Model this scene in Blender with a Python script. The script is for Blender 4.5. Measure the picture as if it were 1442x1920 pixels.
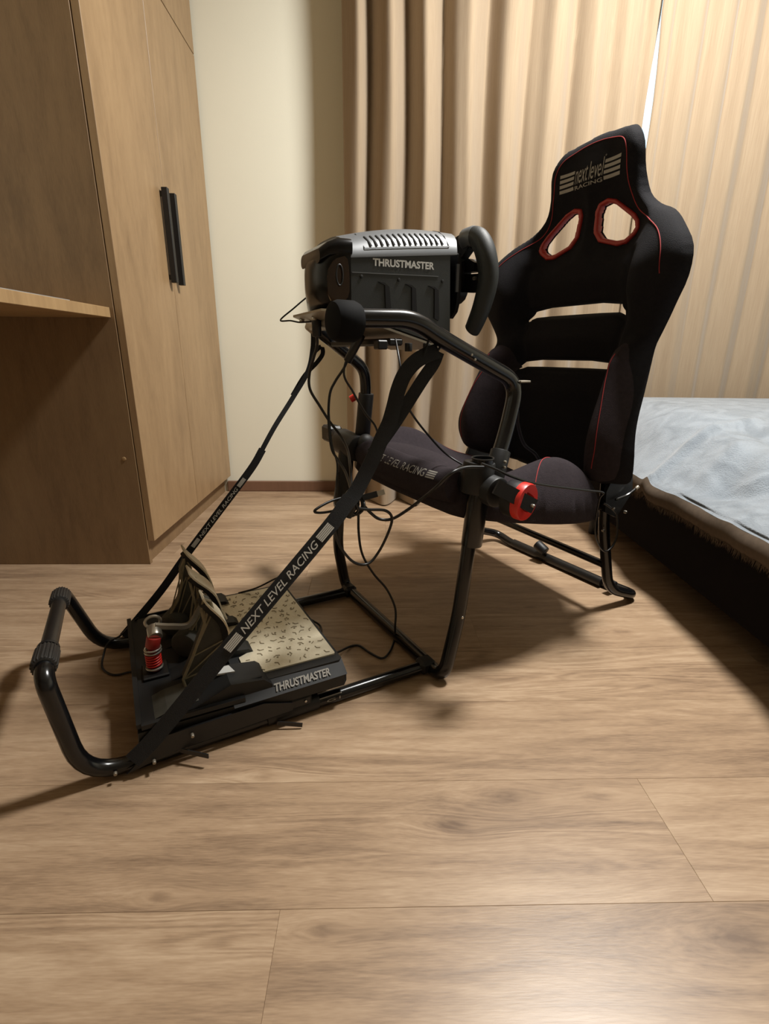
import bpy, math, random
import numpy as np
from mathutils import Vector, Matrix
random.seed(7); np.random.seed(7)
SC = bpy.context.scene
for o in list(bpy.data.objects): bpy.data.objects.remove(o)

# ------------------------------------------------------------------ camera
def nrm(v):
    v = np.array(v, float); return v / np.linalg.norm(v)
FPX, CAMH = 933.0, 0.64
dzc = -nrm((-26, 2940, 933)); dyc = nrm((-22, -296, 933)); dyc = nrm(dyc - dzc * dyc.dot(dzc)); dxc = np.cross(dyc, dzc)
cam = bpy.data.cameras.new('camera'); camo = bpy.data.objects.new('camera', cam); SC.collection.objects.link(camo); SC.camera = camo
RW = np.array([dxc, dyc, dzc])            # rows: world axes in (right, down, forward)
right, down, fwd = RW[:, 0], RW[:, 1], RW[:, 2]
M = Matrix(((right[0], -down[0], -fwd[0], 0), (right[1], -down[1], -fwd[1], 0), (right[2], -down[2], -fwd[2], CAMH), (0, 0, 0, 1)))
camo.matrix_world = M
cam.sensor_fit = 'VERTICAL'; cam.sensor_height = 24.0; cam.lens = FPX / 1920.0 * 24.0
cam.clip_start = 0.02; cam.clip_end = 60

# ------------------------------------------------------------------ world, lamp, exposure
w = bpy.data.worlds.new('world'); SC.world = w; w.use_nodes = True
bg = w.node_tree.nodes['Background']; bg.inputs[0].default_value = (0.62, 0.85, 1.0, 1); bg.inputs[1].default_value = 2.2
LAMP = (0.93, 1.26, 2.44)
ld = bpy.data.lights.new('ceiling_bulb', 'AREA'); ld.shape = 'DISK'; ld.size = 0.36; ld.energy = 94; ld.color = (1.0, 0.98, 0.94)
lo = bpy.data.objects.new('ceiling_bulb', ld); lo.location = LAMP; SC.collection.objects.link(lo)
SC.view_settings.view_transform = 'Standard'; SC.view_settings.look = 'None'
SC.view_settings.gamma = 1; SC.view_settings.use_curve_mapping = False
SC.view_settings.exposure = 0.0

# ------------------------------------------------------------------ frames and tags
ANG = math.radians(27.0); ORG = (0.129, 0.876, 0.0)
ca, sa = math.cos(ANG), math.sin(ANG)
def rig(l, w_, z): return (ORG[0] + ca * l - sa * w_, ORG[1] + sa * l + ca * w_, z)

def tag(o, label=None, cat=None, group=None, kind=None):
    if label: o['label'] = label
    if cat: o['category'] = cat
    if group: o['group'] = group
    if kind: o['kind'] = kind
    return o
BASE = {}
def thing(name, label, cat, base=(0, 0, 0), inrig=True, rotz=0, group=None):
    o = bpy.data.objects.new(name, None); SC.collection.objects.link(o)
    o.empty_display_size = 0.05
    if inrig:
        o.location = rig(*base); o.rotation_euler = (0, 0, ANG)
    else:
        o.location = base; o.rotation_euler = (0, 0, rotz)
    BASE[o.name] = base
    return tag(o, label, cat, group)

# ------------------------------------------------------------------ materials
def new_mat(name):
    m = bpy.data.materials.new(name); m.use_nodes = True
    return m, m.node_tree, m.node_tree.nodes['Principled BSDF']
def srgb(c):
    return tuple(((x / 255) / 12.92 if x / 255 <= 0.04045 else ((x / 255 + 0.055) / 1.055) ** 2.4) for x in c) + (1,)
def mat(name, c, rough=0.5, metal=0.0, vary=0.12, nscale=40, bump=0.0, bscale=300, spec=0.5, coat=0.0, emit=None, estr=0):
    m, t, b = new_mat(name)
    tc = t.nodes.new('ShaderNodeTexCoord'); n = t.nodes.new('ShaderNodeTexNoise'); n.inputs['Scale'].default_value = nscale
    n.inputs['Detail'].default_value = 4
    t.links.new(tc.outputs['Object'], n.inputs['Vector'])
    r = t.nodes.new('ShaderNodeMix'); r.data_type = 'RGBA'
    a = srgb(c)
    r.inputs[6].default_value = tuple(x * (1 - vary) for x in a[:3]) + (1,)
    r.inputs[7].default_value = tuple(min(1, x * (1 + vary)) for x in a[:3]) + (1,)
    t.links.new(n.outputs['Fac'], r.inputs[0]); t.links.new(r.outputs[2], b.inputs['Base Color'])
    b.inputs['Roughness'].default_value = rough; b.inputs['Metallic'].default_value = metal
    b.inputs['Specular IOR Level'].default_value = spec; b.inputs['Coat Weight'].default_value = coat
    if bump:
        n2 = t.nodes.new('ShaderNodeTexNoise'); n2.inputs['Scale'].default_value = bscale; n2.inputs['Detail'].default_value = 3
        bp = t.nodes.new('ShaderNodeBump'); bp.inputs['Strength'].default_value = bump; bp.inputs['Distance'].default_value = 0.002
        t.links.new(tc.outputs['Object'], n2.inputs['Vector']); t.links.new(n2.outputs['Fac'], bp.inputs['Height'])
        t.links.new(bp.outputs[0], b.inputs['Normal'])
    if emit:
        b.inputs['Emission Color'].default_value = srgb(emit); b.inputs['Emission Strength'].default_value = estr
    return m

def wood(name, c_dark, c_mid, c_light, axis, rough=0.45, knots=None, strength=1.0, spec=0.5):
    """plank wood: grain runs along axis (0=x, 2=z)"""
    m, t, b = new_mat(name); N = t.nodes.new; Lk = t.links.new
    geo = N('ShaderNodeNewGeometry'); oi = N('ShaderNodeObjectInfo')
    sep = N('ShaderNodeSeparateXYZ'); Lk(geo.outputs['Position'], sep.inputs[0])
    def math_(op, a, bb=None, c=None):
        n = N('ShaderNodeMath'); n.operation = op
        for i, v in enumerate((a, bb, c)):
            if v is None: continue
            if isinstance(v, (int, float)): n.inputs[i].default_value = v
            else: Lk(v, n.inputs[i])
        return n.outputs[0]
    x, y, z = sep.outputs
    if axis == 2: lon, lat = z, math_('ADD', x, y)
    else: lon, lat = x, y
    dark_extra = None
    if knots:
        for (kx, ky, s) in knots:
            dx = math_('DIVIDE', math_('SUBTRACT', lon, kx), 0.075 * s); dy = math_('DIVIDE', math_('SUBTRACT', lat, ky), 0.030 * s)
            d2 = math_('ADD', math_('MULTIPLY', dx, dx), math_('MULTIPLY', dy, dy))
            e = math_('EXPONENT', math_('MULTIPLY', d2, -1.0))
            lat = math_('ADD', lat, math_('MULTIPLY', math_('MULTIPLY', e, dy), -0.022 * s))
            lon = math_('ADD', lon, math_('MULTIPLY', e, 0.045 * s))
            e2 = math_('EXPONENT', math_('MULTIPLY', d2, -9.0))
            dark_extra = e2 if dark_extra is None else math_('ADD', dark_extra, e2)
    off = math_('MULTIPLY', oi.outputs['Random'], 37.0)
    lon2 = math_('ADD', lon, off); lat2 = math_('ADD', lat, math_('MULTIPLY', off, 1.7))
    def noise(sl, st, det, dist=0.0):
        cv = N('ShaderNodeCombineXYZ'); Lk(math_('MULTIPLY', lon2, sl), cv.inputs[0]); Lk(math_('MULTIPLY', lat2, st), cv.inputs[1])
        n = N('ShaderNodeTexNoise'); n.inputs['Scale'].default_value = 1; n.inputs['Detail'].default_value = det
        n.inputs['Distortion'].default_value = dist; Lk(cv.outputs[0], n.inputs['Vector']); return n.outputs['Fac']
    big = noise(1.6, 16 if axis == 0 else 7, 3, 0.6); mid = noise(8.0, 75 if axis == 0 else 40, 5, 0.5); fine = noise(45, 480, 4, 0.1)
    v = math_('ADD', math_('MULTIPLY', big, 0.40), math_('ADD', math_('MULTIPLY', mid, 0.33), math_('MULTIPLY', fine, 0.27)))
    v = math_('ADD', math_('MULTIPLY', math_('SUBTRACT', v, 0.5), 1.5 * strength), 0.5)
    if axis == 0: v = math_('ADD', v, math_('MULTIPLY', math_('SUBTRACT', oi.outputs['Random'], 0.5), 0.07))
    if knots:
        ring_ = math_('SINE', math_('MULTIPLY', noise(1.3, 11, 2, 0.9), 85.0))
        msk = N('ShaderNodeMapRange'); msk.interpolation_type = 'SMOOTHSTEP'; Lk(noise(1.1, 6, 1), msk.inputs[0]); msk.inputs[1].default_value = .50; msk.inputs[2].default_value = .62
        v = math_('ADD', v, math_('MULTIPLY', math_('MULTIPLY', ring_, msk.outputs[0]), 0.075))
        v = math_('SUBTRACT', v, math_('MULTIPLY', dark_extra, 0.22))
    cr = N('ShaderNodeValToRGB'); Lk(v, cr.inputs[0]); e = cr.color_ramp.elements
    e[0].position = 0.2; e[0].color = srgb(c_dark); e[1].position = 0.8; e[1].color = srgb(c_light)
    q = cr.color_ramp.elements.new(0.5); q.color = srgb(c_mid)
    Lk(cr.outputs[0], b.inputs['Base Color'])
    b.inputs['Roughness'].default_value = rough; b.inputs['Specular IOR Level'].default_value = spec
    bp = N('ShaderNodeBump'); bp.inputs['Strength'].default_value = 0.12; bp.inputs['Distance'].default_value = 0.0005
    Lk(math_('ADD', fine, mid), bp.inputs['Height']); Lk(bp.outputs[0], b.inputs['Normal'])
    return m

KN = [(0.116, 0.541, 1.0), (-0.171, 0.628, 0.7), (-0.266, 0.447, 0.7), (-0.057, 0.406, 0.6), (0.612, 1.053, 1.0), (0.348, 0.585, 0.6),
      (0.42, 0.39, 1.6), (0.20, 0.585, 1.3), (0.42, 1.18, 0.7)]
MT = {}
MT['floor'] = wood('oak_floor', (112, 90, 71), (160, 134, 107), (190, 165, 137), 0, 0.37, KN, 0.95, 0.42)
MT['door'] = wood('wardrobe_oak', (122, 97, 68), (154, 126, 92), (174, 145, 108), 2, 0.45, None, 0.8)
MT['panel'] = wood('shaded_panel_oak', (102, 80, 56), (132, 106, 76), (150, 124, 90), 2, 0.5, None, 0.8)  # darker copy of the wardrobe oak, side's shade put into the colour
MT['worktop'] = wood('worktop_oak', (138, 110, 76), (168, 138, 98), (186, 156, 116), 0, 0.45, None, 0.6)
MT['base'] = wood('baseboard_wood', (92, 66, 50), (122, 90, 70), (140, 106, 82), 0, 0.5, None, 0.6)
MT['wall'] = mat('cream_wall_paint', (238, 235, 216), 0.85, vary=0.02, nscale=6, bump=0.08, bscale=250)
MT['wall_dim'] = mat('bounce_dimming_wall_paint', (150, 138, 120), 0.85, vary=0.03, nscale=6)  # unseen wall behind the camera, darkened to cut its bounce light
MT['ceil'] = mat('white_ceiling_paint', (232, 228, 216), 0.9, vary=0.02)
MT['tube'] = mat('gloss_black_tube', (13, 13, 14), 0.22, vary=0.2, nscale=8, spec=0.55)
MT['tubedusty'] = mat('worn_black_tube', (22, 21, 20), 0.38, vary=0.35, nscale=60)
MT['glossblack'] = mat('gloss_black_plastic', (8, 8, 9), 0.28, vary=0.2, spec=0.35)
MT['plastic'] = mat('matte_black_plastic', (14, 14, 15), 0.5, vary=0.2)
MT['plastic2'] = mat('charcoal_plastic', (32, 35, 35), 0.48, vary=0.12, bump=0.15, bscale=900)
MT['plastic3'] = mat('black_green_plastic', (15, 16, 16), 0.6, vary=0.15)
MT['ribbed'] = mat('ribbed_rubber', (30, 28, 26), 0.55, vary=0.3)
MT['gloss'] = mat('smoked_gloss_plastic', (44, 28, 18), 0.16, vary=0.3, nscale=30, coat=0.6)
MT['silver'] = mat('silver_plastic', (104, 107, 110), 0.42, metal=0.15, vary=0.05)
MT['steel'] = mat('bare_steel', (190, 186, 176), 0.3, metal=0.9, vary=0.08)
MT['dullsteel'] = mat('dull_steel', (150, 142, 128), 0.42, metal=0.6, vary=0.1)
MT['treadplate'] = mat('steel_footrest', (205, 196, 172), 0.40, metal=0.3, vary=0.08, nscale=60, bump=0.3, bscale=200)
MT['treaddark'] = mat('tread_marks', (142, 131, 108), 0.4, metal=0.5, vary=0.3)
MT['fabric'] = mat('black_mesh_fabric', (27, 26, 29), 0.92, vary=0.25, nscale=180, bump=0.6, bscale=700, spec=0.15)
MT['suede'] = mat('black_suede', (50, 44, 47), 0.95, vary=0.25, nscale=120, bump=0.5, bscale=500, spec=0.12)
MT['webbing'] = mat('black_webbing', (11, 11, 12), 0.8, vary=0.25, nscale=200, bump=0.6, bscale=900)
MT['darkrub'] = mat('dull_black_rubber', (9, 9, 10), 0.8, vary=0.2, spec=0.15)
MT['rubber'] = mat('black_cable_rubber', (15, 15, 15), 0.38, vary=0.15)
MT['gripr'] = mat('grip_rubber', (34, 38, 38), 0.55, vary=0.12, bump=0.2, bscale=900)
MT['red'] = mat('red_plastic', (205, 40, 28), 0.38, vary=0.06)
MT['redframe'] = mat('red_slot_plastic', (150, 34, 26), 0.42, vary=0.1)
MT['stitch'] = mat('red_thread', (150, 40, 40), 0.8, vary=0.2)
MT['white'] = mat('white_print', (205, 205, 200), 0.6, vary=0.04)
MT['greyprint'] = mat('grey_print', (150, 146, 138), 0.7, vary=0.08, nscale=300)
MT['dusty'] = mat('lit_dusty_plastic', (132, 122, 98), 0.75, vary=0.45, nscale=70)  # dust tone made paler to paint lamplight onto the pedal ribs
MT['dust2'] = mat('lit_dusty_grey_plastic', (64, 62, 54), 0.7, vary=0.45, nscale=60)  # dusty grey, lightened in place of light the pedal faces block
MT['dark'] = mat('dark_bed_fabric', (22, 19, 20), 0.95, vary=0.2, spec=0.1)
MT['gap'] = mat('dark_gap', (12, 10, 9), 0.9)
MT['paper'] = mat('white_paper', (225, 225, 220), 0.7, vary=0.02)
MT['clear'] = mat('grey_sleeve', (150, 150, 148), 0.35, vary=0.05)
MT['frame'] = mat('white_window_frame', (225, 225, 222), 0.4, vary=0.02)
MT['led'] = mat('lamp_diffuser', (250, 245, 230), 0.5, emit=(255, 240, 210), estr=2.0)
MT['hem'] = mat('curtain_hem', (172, 150, 118), 0.9)

def curtain_mat():
    m, t, b = new_mat('beige_velvet_curtain'); N = t.nodes.new; Lk = t.links.new
    tc = N('ShaderNodeTexCoord'); mp = N('ShaderNodeMapping'); mp.inputs['Scale'].default_value = (420, 420, 9)
    n = N('ShaderNodeTexNoise'); n.inputs['Scale'].default_value = 1; n.inputs['Detail'].default_value = 4
    Lk(tc.outputs['Object'], mp.inputs[0]); Lk(mp.outputs[0], n.inputs['Vector'])
    cr = N('ShaderNodeValToRGB'); cr.color_ramp.elements[0].color = srgb((146, 127, 104)); cr.color_ramp.elements[1].color = srgb((159, 141, 117))
    cr.color_ramp.elements[0].position = 0.25; cr.color_ramp.elements[1].position = 0.75
    Lk(n.outputs['Fac'], cr.inputs[0]); Lk(cr.outputs[0], b.inputs['Base Color'])
    b.inputs['Roughness'].default_value = 0.85; b.inputs['Specular IOR Level'].default_value = 0.2
    b.inputs['Sheen Weight'].default_value = 0.2
    bp = N('ShaderNodeBump'); bp.inputs['Strength'].default_value = 0.25; bp.inputs['Distance'].default_value = 0.001
    Lk(n.outputs['Fac'], bp.inputs['Height']); Lk(bp.outputs[0], b.inputs['Normal'])
    return m
MT['curtain'] = curtain_mat()
def blanket_mat():
    m, t, b = new_mat('grey_plush_blanket'); N = t.nodes.new; Lk = t.links.new
    tc = N('ShaderNodeTexCoord')
    n = N('ShaderNodeTexNoise'); n.inputs['Scale'].default_value = 14; n.inputs['Detail'].default_value = 8; n.inputs['Distortion'].default_value = 1.2
    n2 = N('ShaderNodeTexNoise'); n2.inputs['Scale'].default_value = 260; n2.inputs['Detail'].default_value = 3
    Lk(tc.outputs['Object'], n.inputs['Vector']); Lk(tc.outputs['Object'], n2.inputs['Vector'])
    cr = N('ShaderNodeValToRGB'); cr.color_ramp.elements[0].color = srgb((112, 120, 128)); cr.color_ramp.elements[1].color = srgb((138, 146, 154))
    cr.color_ramp.elements[0].position = 0.3; cr.color_ramp.elements[1].position = 0.62
    Lk(n.outputs['Fac'], cr.inputs[0]); Lk(cr.outputs[0], b.inputs['Base Color'])
    b.inputs['Roughness'].default_value = 0.9; b.inputs['Sheen Weight'].default_value = 0.6; b.inputs['Specular IOR Level'].default_value = 0.15
    ad = N('ShaderNodeMath'); ad.operation = 'ADD'; Lk(n.outputs['Fac'], ad.inputs[0]); Lk(n2.outputs['Fac'], ad.inputs[1])
    bp = N('ShaderNodeBump'); bp.inputs['Strength'].default_value = 0.6; bp.inputs['Distance'].default_value = 0.004
    Lk(ad.outputs[0], bp.inputs['Height']); Lk(bp.outputs[0], b.inputs['Normal'])
    return m
MT['blanket'] = blanket_mat()
MT['blanketshade'] = mat('shaded_blanket_edge', (92, 80, 68), 0.95, vary=0.25, nscale=90, spec=0.1)  # brownish tone paints in the shade on the blanket's unlit side
def glass_mat():
    m, t, b = new_mat('window_glass')
    b.inputs['Transmission Weight'].default_value = 1; b.inputs['Roughness'].default_value = 0.02; b.inputs['IOR'].default_value = 1.1
    return m
MT['glass'] = glass_mat()

# ------------------------------------------------------------------ mesh builder
class MB:
    def __init__(s): s.v = []; s.f = []
    def add(s, vs, fs):
        k = len(s.v); s.v += [tuple(map(float, p)) for p in vs]; s.f += [tuple(i + k for i in f) for f in fs]; return s
    def box(s, lo_, hi, bev=0.0):
        x0, y0, z0 = lo_; x1, y1, z1 = hi
        if bev <= 0:
            v = [(x0, y0, z0), (x1, y0, z0), (x1, y1, z0), (x0, y1, z0), (x0, y0, z1), (x1, y0, z1), (x1, y1, z1), (x0, y1, z1)]
            return s.add(v, [(0, 3, 2, 1), (4, 5, 6, 7), (0, 1, 5, 4), (1, 2, 6, 5), (2, 3, 7, 6), (3, 0, 4, 7)])
        b = min(bev, (x1 - x0) / 2.01, (y1 - y0) / 2.01, (z1 - z0) / 2.01)
        V = []; idx = {}
        for sx in (0, 1):
            for sy in (0, 1):
                for sz in (0, 1):
                    X = (x0, x1)[sx]; Y = (y0, y1)[sy]; Z = (z0, z1)[sz]; ix = X + (b if sx == 0 else -b); iy = Y + (b if sy == 0 else -b); iz = Z + (b if sz == 0 else -b)
                    idx[sx, sy, sz, 0] = len(V); V.append((X, iy, iz)); idx[sx, sy, sz, 1] = len(V); V.append((ix, Y, iz)); idx[sx, sy, sz, 2] = len(V); V.append((ix, iy, Z))
        F = []
        for a in range(3):
            o1, o2 = [q for q in range(3) if q != a]
            for sd in (0, 1):
                q = []
                for (p1, p2) in ((0, 0), (1, 0), (1, 1), (0, 1)):
                    c = [0, 0, 0]; c[a] = sd; c[o1] = p1; c[o2] = p2; q.append(idx[c[0], c[1], c[2], a])
                F.append(tuple(q))
        for a in range(3):
            o1, o2 = [q for q in range(3) if q != a]
            for p1 in (0, 1):
                for p2 in (0, 1):
                    c0 = [0, 0, 0]; c0[o1] = p1; c0[o2] = p2; c1 = list(c0); c1[a] = 1
                    F.append((idx[c0[0], c0[1], c0[2], o1], idx[c1[0], c1[1], c1[2], o1], idx[c1[0], c1[1], c1[2], o2], idx[c0[0], c0[1], c0[2], o2]))
        for sx in (0, 1):
            for sy in (0, 1):
                for sz in (0, 1): F.append(tuple(idx[sx, sy, sz, a] for a in range(3)))
        return s.add(V, F)
    def prism(s, poly, t0, t1, fn):
        """poly of 2-D points, thickness t0..t1, fn(a,b,t)->xyz"""
        n = len(poly); V = [fn(a, b, t0) for a, b in poly] + [fn(a, b, t1) for a, b in poly]
        F = [tuple(range(n))[::-1], tuple(range(n, 2 * n))] + [(i, (i + 1) % n, n + (i + 1) % n, n + i) for i in range(n)]
        return s.add(V, F)
    def tube(s, pts, r, seg=14, closed=False, caps=True, prof=None):
        P = np.array(pts, float); n = len(P)
        R = np.full(n, r, float) if np.isscalar(r) else np.array(r, float)
        if closed: T = np.roll(P, -1, 0) - np.roll(P, 1, 0)
        else: T = np.gradient(P, axis=0)
        T /= np.maximum(np.linalg.norm(T, axis=1)[:, None], 1e-12)
        up = np.array([0, 0, 1.0]) if abs(T[0][2]) < 0.9 else np.array([1.0, 0, 0])
        nn = np.cross(T[0], up); nn /= np.linalg.norm(nn); V = []
        for i in range(n):
            nn = nn - T[i] * nn.dot(T[i]); nn /= np.linalg.norm(nn); bb = np.cross(T[i], nn)
            for k in range(seg):
                a = 2 * math.pi * k / seg; rr = R[i] * (prof(a) if prof else 1)
                V.append(P[i] + (nn * math.cos(a) + bb * math.sin(a)) * rr)
        F = []
        for i in range(n if closed else n - 1):
            j = (i + 1) % n
            for k in range(seg):
                F.append((i * seg + k, i * seg + (k + 1) % seg, j * seg + (k + 1) % seg, j * seg + k))
        if caps and not closed:
            F.append(tuple(range(seg))[::-1]); F.append(tuple(range((n - 1) * seg, n * seg)))
        return s.add(V, F)
    def cyl(s, a, b, r, bev=0.0, seg=24, prof=None):
        a = np.array(a, float); b = np.array(b, float); d = (b - a); L_ = np.linalg.norm(d); d /= L_
        if bev: return s.tube([a, a + d * bev * .3, a + d * bev, b - d * bev, b - d * bev * .3, b], [r - bev, r - bev * .3, r, r, r - bev * .3, r - bev], seg, prof=prof)
        return s.tube([a, b], r, seg, prof=prof)
    def ribbon(s, pts, width, thick, wdir):
        P = np.array(pts, float); T = np.gradient(P, axis=0); T /= np.linalg.norm(T, axis=1)[:, None]
        V = []; n = len(P)
        for i in range(n):
            wd = np.array(wdir[i] if hasattr(wdir[0], '__len__') else wdir, float)
            wd = wd - T[i] * wd.dot(T[i]); wd /= np.linalg.norm(wd); nn = np.cross(T[i], wd)
            for a, b in ((-1, -1), (1, -1), (1, 1), (-1, 1)): V.append(P[i] + wd * a * width / 2 + nn * b * thick / 2)
        F = [(0, 1, 2, 3)[::-1], tuple(4 * (n - 1) + k for k in range(4))]
        for i in range(n - 1):
            for k in range(4): F.append((4 * i + k, 4 * i + (k + 1) % 4, 4 * i + 4 + (k + 1) % 4, 4 * i + 4 + k))
        return s.add(V, F)
    def loft(s, rings, caps=True):
        n = len(rings[0]); V = [p for r in rings for p in r]; F = []
        for i in range(len(rings) - 1):
            for k in range(n): F.append((i * n + k, i * n + (k + 1) % n, (i + 1) * n + (k + 1) % n, (i + 1) * n + k))
        if caps: F.append(tuple(range(n))[::-1]); F.append(tuple(range((len(rings) - 1) * n, len(rings) * n)))
        return s.add(V, F)
    def build(s, name, m, parent=None, smooth=True, ang=35):
        me = bpy.data.meshes.new(name)
        v = s.v
        if parent is not None:
            root = parent
            while root.parent: root = root.parent
            b = BASE.get(root.name, (0, 0, 0)); v = [(p[0] - b[0], p[1] - b[1], p[2] - b[2]) for p in v]
        me.from_pydata(v, [], s.f)
        import bmesh
        bm = bmesh.new(); bm.from_mesh(me); bmesh.ops.recalc_face_normals(bm, faces=bm.faces); bm.to_mesh(me); bm.free()
        if smooth:
            me.polygons.foreach_set('use_smooth', [True] * len(me.polygons)); me.set_sharp_from_angle(angle=math.radians(ang))
        me.materials.append(MT[m] if isinstance(m, str) else m)
        o = bpy.data.objects.new(name, me); SC.collection.objects.link(o)
        if parent is not None: o.parent = parent
        return o

def catmull(pts, k=6, closed=False):
    P = [np.array(p, float) for p in pts]; n = len(P); out = []
    rng = range(n) if closed else range(n - 1)
    for i in rng:
        p0 = P[(i - 1) % n] if closed or i > 0 else 2 * P[0] - P[1]
        p1 = P[i]; p2 = P[(i + 1) % n]
        p3 = P[(i + 2) % n] if closed or i + 2 < n else 2 * P[-1] - P[-2]
        for j in range(k):
            t = j / k
            out.append(0.5 * ((2 * p1) + (p2 - p0) * t + (2 * p0 - 5 * p1 + 4 * p2 - p3) * t * t + (3 * p1 - p0 - 3 * p2 + p3) * t ** 3))
    if not closed: out.append(P[-1])
    return out
def fillet(pts, r, k=7):
    P = [np.array(p, float) for p in pts]; out = [P[0]]
    for i in range(1, len(P) - 1):
        a = P[i - 1] - P[i]; b = P[i + 1] - P[i]; la, lb = np.linalg.norm(a), np.linalg.norm(b); a /= la; b /= lb
        rr = r[i] if isinstance(r, dict) and i in r else (0.04 if isinstance(r, dict) else r)
        d = min(rr, la * .48, lb * .48); A_ = P[i] + a * d; B_ = P[i] + b * d
        for j in range(k + 1):
            t = j / k; out.append((1 - t) ** 2 * A_ + 2 * t * (1 - t) * P[i] + t * t * B_)
    out.append(P[-1]); return out
def ss(a, b, x):
    t = np.clip((x - a) / (b - a), 0, 1); return t * t * (3 - 2 * t)

def text_verts(body, size=1.0, bold=0.0, shear=0.0, extrude=0.0):
    cu = bpy.data.curves.new('lettering', 'FONT'); cu.body = body; cu.size = size; cu.offset = bold; cu.shear = shear; cu.resolution_u = 3
    ob = bpy.data.objects.new('lettering', cu); SC.collection.objects.link(ob)
    dg = bpy.context.evaluated_depsgraph_get(); me = bpy.data.meshes.new_from_object(ob.evaluated_get(dg))
    v = np.array([p.co[:] for p in me.vertices]); f = [tuple(p.vertices) for p in me.polygons]
    bpy.data.objects.remove(ob); bpy.data.curves.remove(cu); bpy.data.meshes.remove(me)
    mn, mx = v.min(0), v.max(0); v[:, 0] = (v[:, 0] - mn[0]) / (mx[0] - mn[0]); v[:, 1] = (v[:, 1] - mn[1]) / (mx[1] - mn[1])
    return v, f
def put_text(mb, body, fn, bold=0.0, shear=0.0):
    """fn(s,t) with s,t in 0..1 -> xyz"""
    v, f = text_verts(body, 1, bold, shear); mb.add([fn(a, b) for a, b, _ in v], f)
def quad_patch(mb, fn, s0, s1, t0, t1):
    mb.add([fn(s0, t0), fn(s1, t0), fn(s1, t1), fn(s0, t1)], [(0, 1, 2, 3)])
def plane_fn(o, x, y):
    o, x, y = map(lambda q: np.array(q, float), (o, x, y)); return lambda s, t: o + x * s + y * t

# signed-distance pad: outline and holes in (u,v); front/back offset by distance from the rim
def sdf_poly(P, X, Y):
    P = np.array(P); n = len(P); d = np.full(X.shape, 1e9); ins = np.zeros(X.shape, bool)
    for i in range(n):
        a, b = P[i], P[(i + 1) % n]; e = b - a
        t = np.clip(((X - a[0]) * e[0] + (Y - a[1]) * e[1]) / max(e.dot(e), 1e-12), 0, 1)
        d = np.minimum(d, np.hypot(X - a[0] - t * e[0], Y - a[1] - t * e[1]))
        c = ((a[1] > Y) != (b[1] > Y)); den = (b[1] - a[1]) if abs(b[1] - a[1]) > 1e-12 else 1e-12
        ins ^= c & (X < (b[0] - a[0]) * (Y - a[1]) / den + a[0])
    return np.where(ins, d, -d)
def pad(mb, outline, holes, front, back, step=0.007):
    O_ = np.array(outline); x0, y0 = O_.min(0) - step; x1, y1 = O_.max(0) + step
    nx = int((x1 - x0) / step) + 2; ny = int((y1 - y0) / step) + 2
    X, Y = np.meshgrid(x0 + np.arange(nx) * step, y0 + np.arange(ny) * step, indexing='ij')
    def S(x, y):
        s = sdf_poly(outline, x, y)
        for h in holes: s = np.minimum(s, -sdf_poly(h, x, y))
        return s
    Sc = S(X[:-1, :-1] + step / 2, Y[:-1, :-1] + step / 2); cell = Sc > 0
    cnt = np.zeros((nx, ny), int)
    for dx in (0, 1):
        for dy in (0, 1): cnt[dx:nx - 1 + dx, dy:ny - 1 + dy] += cell
    bd = (cnt > 0) & (cnt < 4); used = cnt > 0
    x = X[used]; y = Y[used]; b = bd[used]; e = step * .05
    for _ in range(4):
        s = S(x, y); gx = (S(x + e, y) - S(x - e, y)) / (2 * e); gy = (S(x, y + e) - S(x, y - e)) / (2 * e)
        g = np.maximum(gx * gx + gy * gy, 0.3)
        x = np.where(b, x - s * gx / g, x); y = np.where(b, y - s * gy / g, y)
    d = np.where(b, 0, np.maximum(S(x, y), 0))
    idx = -np.ones((nx, ny), int); idx[used] = np.arange(len(x)); nF = len(x)
    Fp = front(x, y, d); Bp = back(x, y, d); bmap = np.where(b, np.arange(nF), nF + np.cumsum(~b) - 1)
    V = list(Fp) + list(Bp[~b]); F = []
    for i, j in zip(*np.nonzero(cell)):
        q = (idx[i, j], idx[i + 1, j], idx[i + 1, j + 1], idx[i, j + 1]); F.append(q); F.append(tuple(int(bmap[k]) for k in q[::-1]))
    mb.add(V, F); return mb
def puff(d, r): t = np.clip(d / r, 0, 1); return np.sqrt(np.maximum(0, 1 - (1 - t) ** 2))

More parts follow.
